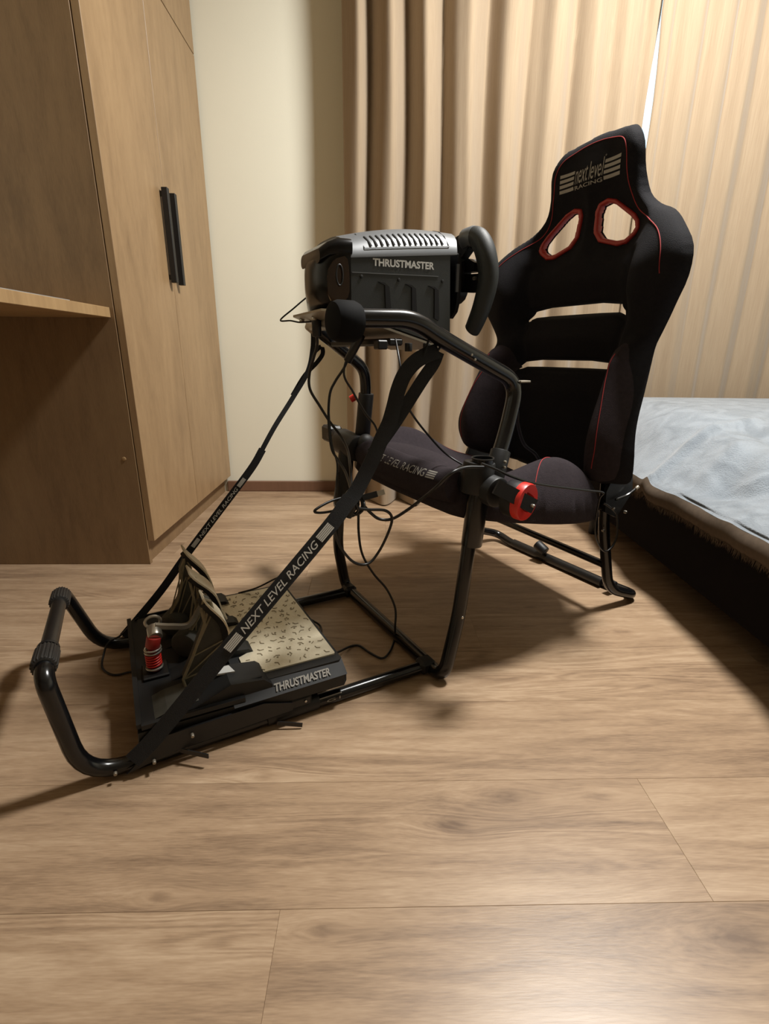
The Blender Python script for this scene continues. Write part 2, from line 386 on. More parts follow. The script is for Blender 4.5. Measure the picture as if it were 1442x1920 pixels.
# ================================================================== ROOM
YB = 2.356; XL = -1.36; XR = 2.9; YF = -2.2; ZC = 2.5
fl = MB().box((XL, YF, -0.12), (XR, YB, -0.012)).build('floor', 'gap', None, False); tag(fl, kind='structure')
PW, PL_ = 0.187, 1.28
row0 = 0.430 - 14 * PW; k = 0
BASE[fl.name] = (0, 0, 0)
pl_cache = {}
butts = {0: -0.111, 1: 0.421, 2: -0.35, 3: 0.85, 4: 0.25, 5: 1.1, 6: -0.2, 7: 0.62, 8: 0.05, 9: 1.2, 10: 0.4}
for r_ in range(0, 26):
    y0 = row0 + r_ * PW; y1 = min(y0 + PW, YB); 
    if y0 >= YB - 0.01: break
    y0c = max(y0, YF)
    if y1 <= YF: continue
    rr = r_ - 13
    off = butts.get(rr, (r_ * 0.47) % PL_)
    xs = off - 6 * PL_
    while xs < XR:
        a, b_ = max(xs, XL), min(xs + PL_, XR); xs += PL_
        if b_ - a < 0.02: continue
        key = (round(b_ - a, 4), round(y1 - y0c, 4))
        if key not in pl_cache:
            mb = MB(); lx, ly, c, g = b_ - a, y1 - y0c, 0.0004, 0.00008
            V = [(g, g, -.012), (lx - g, g, -.012), (lx - g, ly - g, -.012), (g, ly - g, -.012), (g, g, -c), (lx - g, g, -c), (lx - g, ly - g, -c), (g, ly - g, -c),
                 (c, c, 0), (lx - c, c, 0), (lx - c, ly - c, 0), (c, ly - c, 0)]
            F = [(8, 9, 10, 11)] + [(i, (i + 1) % 4, 4 + (i + 1) % 4, 4 + i) for i in range(4)] + [(4 + i, 4 + (i + 1) % 4, 8 + (i + 1) % 4, 8 + i) for i in range(4)]
            mb.add(V, F); o = mb.build('plank', 'floor', None, False); o.parent = fl; pl_cache[key] = o.data
        else:
            o = bpy.data.objects.new('plank', pl_cache[key]); SC.collection.objects.link(o); o.parent = fl
        o.location = (a, y0c, 0)
def struct(name, lo_, hi, m):
    return tag(MB().box(lo_, hi).build(name, m, None, False), kind='structure')
struct('ceiling', (XL, YF, ZC), (XR, YB + .2, ZC + .1), 'ceil')
struct('wall_left', (XL - .1, YF, -.12), (XL, YB + .2, ZC), 'wall')
struct('wall_right', (XR, YF, -.12), (XR + .1, YB + .2, ZC), 'wall')
struct('wall_front', (XL - .1, YF - .1, -.12), (XR + .1, YF, ZC), 'wall_dim')
# back wall with a window opening behind the curtain
wx0, wx1, wz0, wz1 = 0.20, 2.2, 0.75, 2.2
mb = MB(); mb.box((XL, YB, -.12), (wx0, YB + .2, ZC)); mb.box((wx1, YB, -.12), (XR, YB + .2, ZC)); mb.box((wx0, YB, -.12), (wx1, YB + .2, wz0)); mb.box((wx0, YB, wz1), (wx1, YB + .2, ZC))
tag(mb.build('wall_back', 'wall', None, False), kind='structure')
mb = MB(); t_ = .06
mb.box((wx0, YB + .08, wz0), (wx1, YB + .14, wz0 + t_)); mb.box((wx0, YB + .08, wz1 - t_), (wx1, YB + .14, wz1))
for x in (wx0, wx1 - t_, 1.45): mb.box((x, YB + .08, wz0 + t_), (x + t_, YB + .14, wz1 - t_))
win = tag(mb.build('window_1', 'frame', None, False), kind='structure')
MB().box((wx0 + t_, YB + .105, wz0 + t_), (1.45, YB + .111, wz1 - t_)).build('pane', 'glass', win, False)
MB().box((1.45 + t_, YB + .105, wz0 + t_), (wx1 - t_, YB + .111, wz1 - t_)).build('pane', 'glass', win, False)
tag(MB().box((-0.70, YB - .012, 0), (XR, YB, .051), .003).build('baseboard_back', 'base', None), kind='structure')
tag(MB().box((XR - .012, YF, 0), (XR, YB - .012, .051), .003).build('baseboard_right', 'base', None), kind='structure')

# ceiling lamp (gives the room its light)
t = thing('ceiling_lamp', 'round white ceiling lamp above the edge of the bed', 'lamp', (LAMP[0], LAMP[1], ZC), inrig=False)
BASE[t.name] = (0, 0, 0)
MB().cyl((0, 0, -.03), (0, 0, 0), .16, .005, 40).build('housing', 'frame', t)
lo.parent = t; lo.location = (0, 0, -.06)

# ================================================================== CURTAINS
def curtain(name, label, x0, x1, valleys, amp, yc, edge=None, z1=2.42, side=0, seed=0):
    root = thing(name, label, 'curtain', ((x0 + x1) / 2, yc, 0), inrig=False, group='beige curtain halves'); BASE[root.name] = ((x0 + x1) / 2, yc, 0)
    step = 0.006; xs = np.arange(x0, x1 + step / 2, step); zs = np.concatenate([np.linspace(0.006, .12, 6), np.linspace(.2, z1, 26)])
    rg = np.random.RandomState(seed); ph = rg.rand(4) * 6
    def prof(x, z):
        sh = 0.010 * np.sin(z * 1.7 + ph[0] + x * 2) + 0.006 * np.sin(z * 3.9 + ph[1] + x * 9)
        X = x + sh; y = np.zeros_like(X)
        for i in range(len(valleys) - 1):
            a, b = valleys[i][0], valleys[i + 1][0]; t = (X - a) / (b - a); m = (t >= 0) & (t < 1)
            A_ = amp * (valleys[i][1] * (1 - t) + valleys[i + 1][1] * t)
            y = np.where(m, -A_ * (0.5 - 0.5 * np.cos(2 * np.pi * np.clip(t, 0, 1) ** valleys[i][2])) ** 0.62, y)
        y += 0.004 * np.sin(X * 61 + ph[2] + z) + 0.003 * np.sin(X * 110 + z * 1.5 + ph[3])
        flare = 1 + 0.25 * ss(.6, 0, z)
        y = y * flare + np.where(z < .1, 0.006 * np.sin(X * 90) * (1 - z / .1), 0)
        return y
    V = []; nx = len(xs)
    for z in zs:
        xx = xs.copy()
        if edge is not None:
            e = edge(z)
            if side > 0: xx = x0 + (xs - x0) * (e - x0) / (x1 - x0)
            else: xx = e + (xs - x0) * (x1 - e) / (x1 - x0)
        y = yc + prof(xx, z)
        for a, b in zip(xx, y): V.append((a, b, z))
    n1 = len(V)
    V2 = [(a, b + .003, c) for a, b, c in V]; F = []
    for j in range(len(zs) - 1):
        for i in range(nx - 1):
            q = (j * nx + i, j * nx + i + 1, (j + 1) * nx + i + 1, (j + 1) * nx + i); F.append(q); F.append(tuple(k + n1 for k in q[::-1]))
    rim = [j * nx for j in range(len(zs))]
    for a in ([(i, i + 1) for i in range(nx - 1)] + [((len(zs) - 1) * nx + i, (len(zs) - 1) * nx + i + 1) for i in range(nx - 1)] +
              [(j * nx, (j + 1) * nx) for j in range(len(zs) - 1)] + [(j * nx + nx - 1, (j + 1) * nx + nx - 1) for j in range(len(zs) - 1)]):
        F.append((a[0], a[1], a[1] + n1, a[0] + n1))
    MB().add(V + V2, F).build('cloth', 'curtain', root, True, 80)
    return root
# slit between the two halves
def slit_c(z): return 1.024 + 0.004 * math.sin(z * 3)
def gap(z): return 0.015 * max(0.0, 1 - ((z - 1.48) / 0.23) ** 2) if abs(z - 1.48) < .23 else -0.012
val1 = [(-.135, .2, 1), (-.026, 1.15, 1), (.118, 1.15, 1), (.252, 1.1, .9), (.418, 1.05, 1.1), (.565, .8, 1), (.73, .7, 1), (.868, .55, 1), (.99, .35, 1), (1.06, .3, 1)]
val2 = [(.99, .3, 1), (1.075, .55, 1), (1.19, .5, 1), (1.30, .55, .9), (1.40, .5, 1), (1.53, .6, 1), (1.68, .5, 1), (1.85, .6, 1), (2.0, .5, 1), (2.2, .6, 1), (2.45, .5, 1), (2.7, .6, 1)]
curtain('curtain', 'heavy beige curtain half with deep folds, left of the daylight gap behind the seat', -.112, 1.024, val1, .085, 2.222, lambda z: slit_c(z) - gap(z) / 2, side=1, seed=1)
curtain('curtain', 'beige curtain half with shallow folds hanging behind the bed, right of the daylight gap', 1.024, 2.7, val2, .060, 2.192, lambda z: slit_c(z) + gap(z) / 2, side=-1, seed=5)
tag(MB().box((-.2, 2.13, 2.42), (2.8, 2.24, 2.45), .004).build('curtain_rail', 'frame', None), 'white ceiling rail carrying both beige curtain halves', 'rail')

# ================================================================== WARDROBE
wb_ = (-.98, 1.9, 0)
t = thing('wardrobe', 'tall oak-look wardrobe with two long doors and black bar handles beside the cream wall', 'wardrobe', wb_, inrig=False); BASE[t.name] = wb_
WY0, WY1 = 1.467, YB - .014; DX0, DX1 = -.700, -.680
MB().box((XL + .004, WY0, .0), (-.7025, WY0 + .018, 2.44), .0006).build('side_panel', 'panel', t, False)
MB().box((XL + .004, WY0 + .018, .076), (-.715, WY1, 2.44)).build('carcass', 'panel', t, False)
MB().box((-.728, WY0 + .018, 0), (-.712, WY1, .076)).build('plinth', 'panel', t, False)
split = 1.872; g = .0015
for i, (a, b) in enumerate(((WY0 + .002, split - g), (split + g, WY1))):
    d = MB().box((DX0, a, .078), (DX1, b, 1.714), .0008).build('door', 'door', t, False)
    d2 = MB().box((DX0, a, 1.718), (DX1, b, 2.43), .0008).build('upper_door', 'door', t, False)
    yc = 1.840 if i == 0 else 1.905
    h = MB(); h.box((-.673, yc - .009, .862), (-.654, yc + .009, 1.14), .001)
    h.box((DX1, yc - .006, .872), (-.666, yc + .006, .886)); h.box((DX1, yc - .006, 1.116), (-.666, yc + .006, 1.13))
    ho = h.build('handle', 'plastic', d, False); ho['label'] = 'black square bar handle'
sc = MB()
sc.cyl((-.735, WY0 - .0012, .338), (-.735, WY0 + .001, .338), .006, .0006, 16); s_ = sc.build('screw_cap', 'worktop', t); s_['label'] = 'light brown screw cap'

# ================================================================== DESK
db = (-1.03, .75, 0)
t = thing('desk', 'oak-look desk top running along the left wall up to the wardrobe side', 'desk', db, inrig=False); BASE[t.name] = db
MB().box((XL + .004, -.25, .728), (-.712, WY0 - .001, .754), .001).build('worktop', 'worktop', t, False)
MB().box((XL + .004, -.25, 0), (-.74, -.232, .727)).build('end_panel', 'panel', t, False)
pb = (-.86, 1.16, .7545)
t = thing('document_sleeve', 'flat grey plastic sleeve holding papers on the desk edge', 'folder', pb, inrig=False); BASE[t.name] = pb
MB().box((-1.0, 1.03, .755), (-.722, 1.30, .757), .0005).build('sleeve', 'clear', t)
MB().box((-1.01, 1.02, .7575), (-.735, 1.02 + .2, .759), .0003).build('sheet', 'paper', t)
pb = (-.80, .98, .7545)
t = thing('folded_paper', 'folded white paper standing on the desk at the left picture edge', 'paper', pb, inrig=False); BASE[t.name] = pb
MB().add([(-.86, .94, .761), (-.728, .96, .761), (-.728, 1.03, .772), (-.86, 1.01, .772), (-.728, .99, .785), (-.86, .97, .785)], [(0, 1, 4, 5), (3, 2, 4, 5)]).build('sheet', 'paper', t, False)

# ================================================================== BED
e0 = np.array([.7725, .886]); edir = nrm((.047, 1.0)); inn = np.array([edir[1], -edir[0]])
v0, v1 = -1.1, 1.17; U1 = 1.55
def bedp(u, v): return e0 + edir * v + inn * u
def bztop(u, v):
    z = .302 + .095 * ss(0, .24, u) + .085 * ss(.1, .85, v) * ss(-.02, .13, u)
    z -= .010 * np.exp(-(u / .012) ** 2)
    wv = ss(.01, .08, u)
    z += wv * .009 * np.sin(9 * u + 14 * v + 2 * np.sin(7 * u)) * ss(1.0, .3, v)
    z += wv * .006 * np.sin(34 * u - 17 * v + 3 * np.sin(11 * v)) * ss(.9, .3, v)
    z += wv * .004 * np.sin(60 * u + 25 * v + 2 * np.sin(23 * v + 9 * u)) * ss(.8, .2, v)
    for (uc, vc, au, av, h) in ((.10, .52, .22, .020, .020), (.16, .40, .03, .16, .014), (.26, .20, .2, .022, .014), (.09, .25, .018, .12, -.012), (.35, .45, .25, .02, .010)):
        z += h * np.exp(-((u - uc) / au) ** 2 - ((v - vc - .3 * (u - uc)) / av) ** 2)
    return z
fb = (1.5, .9, 0)
t = thing('bed', 'low bed base in dark fabric under a grey blanket, at the right edge', 'bed', fb, inrig=False); BASE[t.name] = fb
def bprism(mb, u0, u1, a, b, z0, z1):
    pts = [bedp(u0, a), bedp(u1, a), bedp(u1, b), bedp(u0, b)]; return mb.prism([tuple(p) for p in pts], z0, z1, lambda x, y, q: (x, y, q))
bprism(MB(), .045, U1 - .03, v0 + .03, v1 - .03, .07, .235).build('bed_base', 'dark', t, False)
bprism(MB(), .035, U1 - .02, v0 + .02, v1 - .02, .236, .262).build('mattress', 'dark', t, False)
for a in (v0 + .1, -.1, .87):
    for u in (.02 if a == .87 else .08, U1 - .12):
        p = bedp(u, a); MB().cyl((p[0], p[1], 0), (p[0], p[1], .0699 if u > .03 else .0699), .016, .002, 16).build('leg', 'plastic', t)
NU, NV = 130, 260
us = np.linspace(0, 1, NU) ** 1.6 * U1; vs = np.linspace(v0, v1, NV)
def edgewob(v): return .006 * math.sin(9 * v) + .004 * math.sin(23 * v + 1)
V = []
for v in vs:
    for u in us:
        p = bedp(u + (edgewob(v) if u < .01 else 0), v); V.append((p[0], p[1], float(bztop(np.array(u), np.array(v)))))
F = [(j * NU + i, j * NU + i + 1, (j + 1) * NU + i + 1, (j + 1) * NU + i) for j in range(NV - 1) for i in range(NU - 1)]
bt = thing('blanket', 'light grey plush blanket with wrinkles spread over the bed', 'blanket', (1.5, .9, .3), inrig=False); BASE[bt.name] = (1.5, .9, .3)
k0 = len(V)
MB().add(V, F).build('blanket_top', 'blanket', bt, True, 180)
V = []; nh = 6
hang = [(.0, .0), (-.006, -.008), (-.010, -.022), (-.008, -.036), (-.002, -.046), (.012, -.050)]
for v in vs:
    for (du, dz_) in hang:
        p = bedp(edgewob(v) + du * (1 + .3 * math.sin(31 * v)), v); V.append((p[0], p[1], float(bztop(np.array(0.), np.array(v))) + dz_ + .0008 * math.sin(57 * v)))
F = [(j * nh + i, j * nh + i + 1, (j + 1) * nh + i + 1, (j + 1) * nh + i) for j in range(NV - 1) for i in range(nh - 1)]
o = MB().add(V, F).build('blanket_edge', 'blanketshade', bt, True, 180); o['label'] = 'turned-down edge with its shade painted in brownish'
mb = MB()
for i in range(2200):
    v = v0 + (v1 - v0) * i / 2200 + random.uniform(-.002, .002)
    p = bedp(edgewob(v) - .004 + random.uniform(-.002, .012), v); z = float(bztop(np.array(0.), np.array(v))) - .044
    l_ = random.uniform(.008, .022); dx, dy = random.uniform(-.005, .003), random.uniform(-.006, .006); wd = .0016
    mb.add([(p[0], p[1] - wd, z), (p[0], p[1] + wd, z), (p[0] + wd, p[1], z), (p[0] + dx, p[1] + dy, z - l_)], [(0, 1, 3), (1, 2, 3), (2, 0, 3)])
o = mb.build('fringe', 'blanketshade', bt, False); o['kind'] = 'stuff'

# ================================================================== RACING COCKPIT
ck = thing('racing_cockpit', 'folding racing simulator frame of black tubes with a bucket seat, standing on the floor', 'racing seat', (0, .22, 0))
R1 = .0130
def tubepart(name, pts, r=R1, fr=.05, m='tube', par=ck, seg=20):
    return MB().tube(fillet(pts, fr), r, seg).build(name, m, par, True, 40)
# front foot loop: two bent pipes, plain crossbar, ribbed sockets
tubepart('foot_bar', [(-.36, .03, R1), (-.628, .03, R1), (-.650, .032, .198), (-.651, .080, .203)], fr=.062)
tubepart('foot_bar', [(-.36, .42, R1), (-.605, .42, R1), (-.654, .412, .166), (-.654, .355, .174)], fr=.055)
a, b = np.array((-.651, .055, .203)), np.array((-.654, .375, .172))
MB().tube([a, b], .0122, 20).build('cross_bar', 'tubedusty', ck)
rp = lambda an: 1 + .035 * (1 if math.sin(an * 22) > 0 else -1)
d = (b - a) / np.linalg.norm(b - a)
for p, q in ((a + d * .0, a + d * .055), (b - d * .045, b + d * .012)):
    mb = MB().cyl(p, q, .0170, .003, 88, rp); mb.build('ribbed_socket', 'ribbed', ck, True, 30)
MB().tube([a + d * .058, a + d * .066], .0160, 20).build('socket_ring', 'plastic', ck)
# long floor rails
tubepart('floor_rail', [(-.40, .03, R1), (.0, .03, R1 + .001)], .0125, .01)
tubepart('floor_rail', [(-.40, .42, R1), (.0, .42, R1 + .001)], .0125, .01)
for w_ in (.03, .42):
    MB().cyl((-.345, w_, .016), (-.245, w_, .016), .0158, .003, 20).build('rail_sleeve', 'plastic', ck)
    MB().box((-.335, w_ - .018, .026), (-.262, w_ + .022, .047), .004).build('rail_clamp', 'plastic', ck)
    MB().cyl((-.325, w_ - .021, .038), (-.325, w_ - .017, .038), .0025, .001, 10).build('bolt', 'steel', ck)
    MB().cyl((-.275, w_ - .021, .038), (-.275, w_ - .017, .038), .0025, .001, 10).build('bolt', 'steel', ck)
    MB().box((-.022, w_ - .017, .002), (.014, w_ + .017, .032), .007).build('rail_end_cap', 'plastic', ck)
o = MB(); f_ = plane_fn((-.232, .0168, .014), (.028, 0, 0), (0, .0, .006)); put_text(o, 'G1', f_); quad_patch(o, plane_fn((-.25, .0205, .0225), (.05, 0, 0), (0, .0015, .0015)), 0, 1, 0, 1); o.build('rail_marking', 'greyprint', ck, False)
# flat lock levers under the near rail
for (p, q) in (((-.49, .010, .022), (-.452, -.022, .020)), ((-.33, .010, .012), (-.290, -.010, .007))):
    MB().ribbon([p, q], .008, .002, (0, 0, 1)).build('lock_lever', 'tubedusty', ck)
# front leg frame: hub - leg - floor bar - leg - hub
tubepart('front_leg_frame', [(.072, .0, .34), (.048, -.006, .14), (.006, -.022, R1), (.0, .45, R1), (-.02, .455, .14), (.002, .47, .34)], .0140, .035)
MB().cyl((.071, -.003, .285), (.080, -.008, .44), .0205, .002, 24).build('leg_sleeve', 'tube', ck)
MB().tube([(.080, -.008, .425), (.080, -.009, .458)], .0200, 24, caps=False).build('leg_sleeve', 'tube', ck)
mb = MB().tube(catmull([(0.080 + .0200 * math.cos(q), -.009 + .0200 * math.sin(q), .458) for q in np.linspace(0, 2 * math.pi, 17)[:-1]], 2, True), .0016, 6, closed=True); mb.build('sleeve_rim', 'tubedusty', ck)
MB().cyl((.003, .465, .26), (.018, .472, .40), .0205, .002, 24).build('leg_sleeve', 'plastic', ck)
MB().cyl((.0465, -.0215, .14), (.0465, -.0185, .14), .003, .001, 10).build('bolt', 'steel', ck)
# hub bodies and knobs
mb = MB().cyl((.092, -.045, .398), (.085, .06, .405), .029, .004, 28); mb.cyl((.075, .0, .39), (.08, .0, .45), .03, .003, 24); mb.build('near_hub', 'plastic', ck)
mb = MB().cyl((.035, .43, .405), (.025, .52, .415), .034, .004, 28); mb.build('far_hub', 'plastic', ck)
dome = MB(); rings = []
for q in np.linspace(0, math.pi / 2, 8):
    rr = .026 * math.cos(q); rings.append([(.053 + rr * math.cos(an), .43 - .02 * math.sin(q) - .0, .418 + rr * math.sin(an)) for an in np.linspace(0, 2 * math.pi, 25)[:-1]])
dome.loft(rings).build('hub_dome', 'ribbed', ck, True, 60)
MB().box((.0, .545, .405), (.04, .605, .45), .006).build('far_knob', 'plastic', ck)
MB().cyl((.022, .50, .42), (.02, .565, .425), .022, .003, 22).build('far_knob', 'plastic', ck)
# red-faced adjuster knob
kd = nrm((.28, -1.0, -.06)); kc = np.array((.112, -.094, .3915)); kx = nrm(np.cross(kd, (0, 0, 1))); ky = np.cross(kx, kd)
MB().cyl(kc - kd * .034, kc - kd * .004, .0335, .003, 32).build('knob_drum', 'plastic', ck)
mb = MB(); N_ = 32
def ring(r, h, sq=0):
    out = []
    for i in range(N_):
        an = 2 * math.pi * i / N_; q = r
        if sq: q = r / max(abs(math.cos(an)), abs(math.sin(an))) ** .85
        out.append(kc + kx * q * math.cos(an + .5) + ky * q * math.sin(an + .5) + kd * h)
    return out
mb.loft([ring(.0345, -.010), ring(.0345, .002), ring(.033, .005), ring(.016, .005, 1), ring(.0145, -.006, 1)], caps=False)
o = mb.build('knob_ring', 'red', ck, True, 35); o['label'] = 'bright red ring'
MB().tube([kc - kd * .02, kc - kd * .005], .026, 24).build('knob_core', 'plastic', ck)
MB().ribbon([(.052, -.082, .424), (.085, -.098, .405), (.119, -.108, .386)], .026, .008, (.5, 0, .87)).build('knob_lever', 'plastic', ck)
MB().cyl((.112, -.108, .389), (.114, -.115, .389), .0032, .001, 12).build('bolt', 'steel', ck)
# rear leg frame
tubepart('rear_leg_frame', [(.485, .03, .375), (.520, .045, .24), (.572, .042, .055), (.690, .035, R1), (.665, .20, R1), (.655, .50, R1), (.655, .575, .025), (.54, .572, .06), (.50, .565, .30)], .0132, .045)
MB().tube([(.668, .13, R1 + .002), (.657, .49, R1 + .002)], .0148, 20).build('floor_sleeve', 'tubedusty', ck)
tubepart('rear_cross_bar', [(.541, .046, .132), (.548, .57, .13)], .0100, .01)
mb = MB().cyl((.648, .335, .040), (.642, .370, .058), .016, .003, 20); mb.build('floor_sleeve_knob', 'plastic', ck)
MB().box((.640, .085, .016), (.672, .105, .036), .002).build('floor_sleeve_tab', 'plastic', ck)
tubepart('seat_rail', [(.09, .035, .352), (.30, .035, .315), (.50, .035, .30)], .013, .05)
tubepart('seat_rail', [(.06, .50, .352), (.30, .50, .315), (.50, .50, .30)], .013, .05)
# seat hinge with lever
MB().prism([(.50, .40), (.545, .415), (.565, .33), (.52, .27), (.475, .29), (.47, .34)], -.005, .004, lambda a_, b_, t_: (a_, .018 + t_, b_)).build('hinge_plate', 'plastic', ck)
MB().prism([(.50, .40), (.545, .415), (.565, .33), (.52, .27), (.475, .29), (.47, .34)], -.005, .004, lambda a_, b_, t_: (a_, .545 + t_, b_)).build('hinge_plate', 'plastic', ck)
mb = MB().tube(fillet([(.495, .005, .320), (.530, .0, .328), (.556, -.004, .345)], .01), .003, 8); mb.build('recline_lever', 'tube', ck)
MB().cyl((.550, -.004, .341), (.558, -.004, .347), .0042, .001, 10).build('lever_tip', 'dullsteel', ck)
for (l, z) in ((.488, .30), (.535, .285), (.50, .235)): MB().cyl((l, -.001 if z > .24 else .026, z), (l, .006 if z > .24 else .032, z), .0035, .001, 10).build('bolt', 'steel', ck)
# steering arms
tubepart('steering_arm', [(.118, .005, .42), (.160, .022, .50), (.186, .032, .590), (.0, .03, .668), (-.055, .03, .696), (-.150, .04, .694)], .0150, .04)
mb = MB().cyl((.118, .003, .405), (.142, .014, .463), .0195, .002, 24); mb.build('arm_socket', 'plastic', ck)
tubepart('steering_arm', [(.056, .45, .43), (.060, .44, .56), (.05, .43, .605), (-.02, .42, .655), (-.092, .415, .702)], .0140, .035)
MB().cyl((.055, .455, .42), (.062, .442, .545), .0195, .002, 24).build('arm_socket', 'plastic', ck)
MB().cyl((-.075, .416, .690), (-.096, .412, .705), .0152, .003, 20).build('arm_end_cap', 'dullsteel', ck)
MB().cyl((.040, .462, .535), (.030, .468, .528), .009, .001, 12).build('release_button', 'red', ck)
MB().box((.176, .012, .590), (.202, .03, .594), .001).build('arm_tab', 'dullsteel', ck)
for p in ((.06, .0155, .640), (.068, .0155, .632), (.13, -.017, .447), (.128, -.018, .437)):
    MB().cyl(p, (p[0], p[1] + .006, p[2]), .0026, .001, 10).build('bolt', 'dullsteel', ck)
# wheel mounting plate, tilted, and the parts beneath it
def tiltz(l): return .655 + (.09 - l) * .265
mb = MB()
pl = [(-.165, .16), (-.150, .12), (.07, .12), (.07, .330), (-.125, .345), (-.160, .33)]
mb.prism(pl, -.004, 0, lambda a_, b_, t_: (a_, b_, tiltz(a_) + t_ - .007)); o = mb.build('mounting_plate', 'dullsteel', ck, False)
mb = MB(); mb.box((-.05, .12, .655), (-.02, .40, .668), .003); mb.build('plate_bracket', 'plastic', ck)
MB().tube(fillet([(-.150, .06, .694), (-.115, .25, .697), (-.090, .412, .702)], .02), .0135, 18).build('steering_cross_tube', 'dullsteel', ck)
mb = MB().cyl((-.200, .034, .688), (-.150, .038, .688), .031, .012, 32); mb.build('pivot_housing', 'darkrub', ck)
mb = MB().box((-.075, .115, .648), (-.055, .135, .664), .002); mb.build('plate_foot', 'plastic', ck)
for l in (-.01, .03): MB().cyl((l, .118, .645), (l, .118, .660), .007, .001, 12).build('plate_screw', 'plastic', ck)
for w_ in (.17, .25, .32): MB().cyl((-.145, w_, tiltz(-.145) - .016), (-.145, w_, tiltz(-.145) - .010), .005, .001, 10).build('bolt', 'steel', ck)
# straps (near and far) from the floor rail up to the steering arm
def strap(name, pts, width, wdir, m='webbing', k=6): return MB().ribbon(catmull(pts, k), width, .0025, wdir).build(name, m, ck, True, 30)
camdir = nrm((-.35, -.85, .45))
sn = [(-.56, .012, .03), (-.516, .012, .067), (-.399, .012, .186), (-.305, .012, .279), (-.213, .012, .371), (-.18, .016, .408)]
tdir = nrm(np.array(sn[4]) - np.array(sn[2])); wN = np.cross(tdir, nrm((-.1, -.92, .38)))
s1 = strap('strap', sn, .026, wN)
su = [(-0.195, 0.018, 0.390), (-0.167, 0.025, 0.411), (-0.144, 0.03, 0.442), (-0.128, 0.03, 0.47), (-0.112, 0.03, 0.502), (-0.098, 0.03, 0.528), (-0.089, 0.03, 0.555), (-0.081, 0.03, 0.583), (-0.068, 0.03, 0.609), (-0.047, 0.03, 0.629), (-0.021, 0.03, 0.641), (-0.002, 0.03, 0.646)]
wN2 = np.cross(nrm((.5, 0, .8)), nrm((-.1, -.92, .38)))
strap('strap', su, .026, wN2)
su2 = [(-0.128, 0.034, 0.476), (-0.108, 0.033, 0.499), (-0.090, 0.032, 0.521), (-0.073, 0.032, 0.543), (-0.052, 0.032, 0.571), (-0.031, 0.032, 0.599), (-0.010, 0.032, 0.625), (-0.001, 0.032, 0.645)]
strap('strap', su2, .022, wN2)
for a_, b_ in (((-.008, .03, .640), (.010, .03, .665)), ((-.035, .03, .63), (-.020, .03, .672))): MB().tube([a_, b_], .002, 8).build('strap_wire', 'webbing', ck)
fs = [(-.56, .42, .03), (-.473, .43, .115), (-.407, .43, .195), (-.327, .43, .287), (-.246, .43, .380), (-.215, .43, .425)]
wF = np.cross(nrm((.62, 0, .78)), nrm((-.1, -.92, .3)))
s2 = strap('strap', fs, .017, wF)
strap('strap', [(-.222, .43, .415), (-.183, .43, .476), (-.135, .43, .542), (-.100, .42, .600), (-.088, .415, .650), (-.086, .412, .69)], .011, wF)
strap('strap', [(-.135, .435, .545), (-.105, .43, .590), (-.073, .43, .620), (-.058, .43, .640), (-.062, .43, .655), (-.085, .425, .640)], .010, wF)
# strap print
def strap_print(par, p0, p1, wd, h, off):
    p0 = np.array(p0); p1 = np.array(p1); x = p1 - p0; y = nrm(wd) * h; n_ = nrm(np.cross(x, y)); 
    if n_[1] > 0: n_ = -n_
    org = p0 - y / 2 + n_ * off; f = plane_fn(org, x, y); mb = MB()
    put_text(mb, 'NEXT LEVEL RACING', lambda s, t: f(.14 + .72 * s, .08 + .84 * t), shear=.3, bold=.005)
    for q in range(5):
        t0 = .02 + q * .2; quad_patch(mb, f, .0, .12, t0, t0 + .15); quad_patch(mb, f, .88, 1.0, t0, t0 + .15)
    o = mb.build('strap_lettering', 'white', par, False); o['label'] = 'white NEXT LEVEL RACING lettering'
up = wN if wN[2] > 0 else -wN
strap_print(s1, (-.402, .012, .183), (-.217, .012, .367), up, .015, .0030)
up = wF if wF[2] > 0 else -wF
strap_print(s2, (-.392, .43, .212), (-.262, .43, .360), up, .009, .0030)

# ---- seat back
WC = .258
HW = [(-.0, 1.140), (.075, 1.133), (.105, 1.120), (.128, 1.085), (.134, 1.03), (.150, .985), (.185, .955), (.232, .932), (.275, .896), (.313, .848), (.315, .795), (.288, .74), (.262, .69),
      (.250, .655), (.256, .60), (.274, .54), (.296, .47), (.302, .42), (.288, .372), (.24, .352), (.15, .335), (.0, .325)]
outl = [np.array(p) for p in HW] + [np.array((-a_, b_)) for a_, b_ in HW[-2:0:-1]]
outl = [(p[0] + WC, p[1]) for p in catmull(outl, 3, True)]
sl = [(.028, .979), (.062, .985), (.133, .933), (.140, .912), (.108, .892), (.036, .914)]
slotR = [(WC - a_, b_) for a_, b_ in sl]; slotL = [(WC + a_ * 1.02, b_ - .001) for a_, b_ in sl]
def rnd(P, k=3, it=2):
    P = [np.array(p, float) for p in P]
    for _ in range(it):
        Q = []
        for i in range(len(P)):
            a_, b_ = P[i], P[(i + 1) % len(P)]; Q += [a_ * .8 + b_ * .2, a_ * .2 + b_ * .8]
        P = Q
    return [tuple(p) for p in P]
slotR, slotL = rnd(slotR, it=1), rnd(slotL, it=1)
lowU = rnd([(WC + a_, b_) for a_, b_ in [(-.150, .728), (-.128, .764), (.148, .764), (.178, .728), (.164, .735), (.146, .743), (-.122, .741), (-.138, .735)]], it=1)
lowL = rnd([(WC + a_, b_) for a_, b_ in [(-.148, .602), (-.126, .628), (.155, .628), (.182, .600), (.165, .604), (.150, .610), (-.122, .610), (-.138, .606)]], it=1)
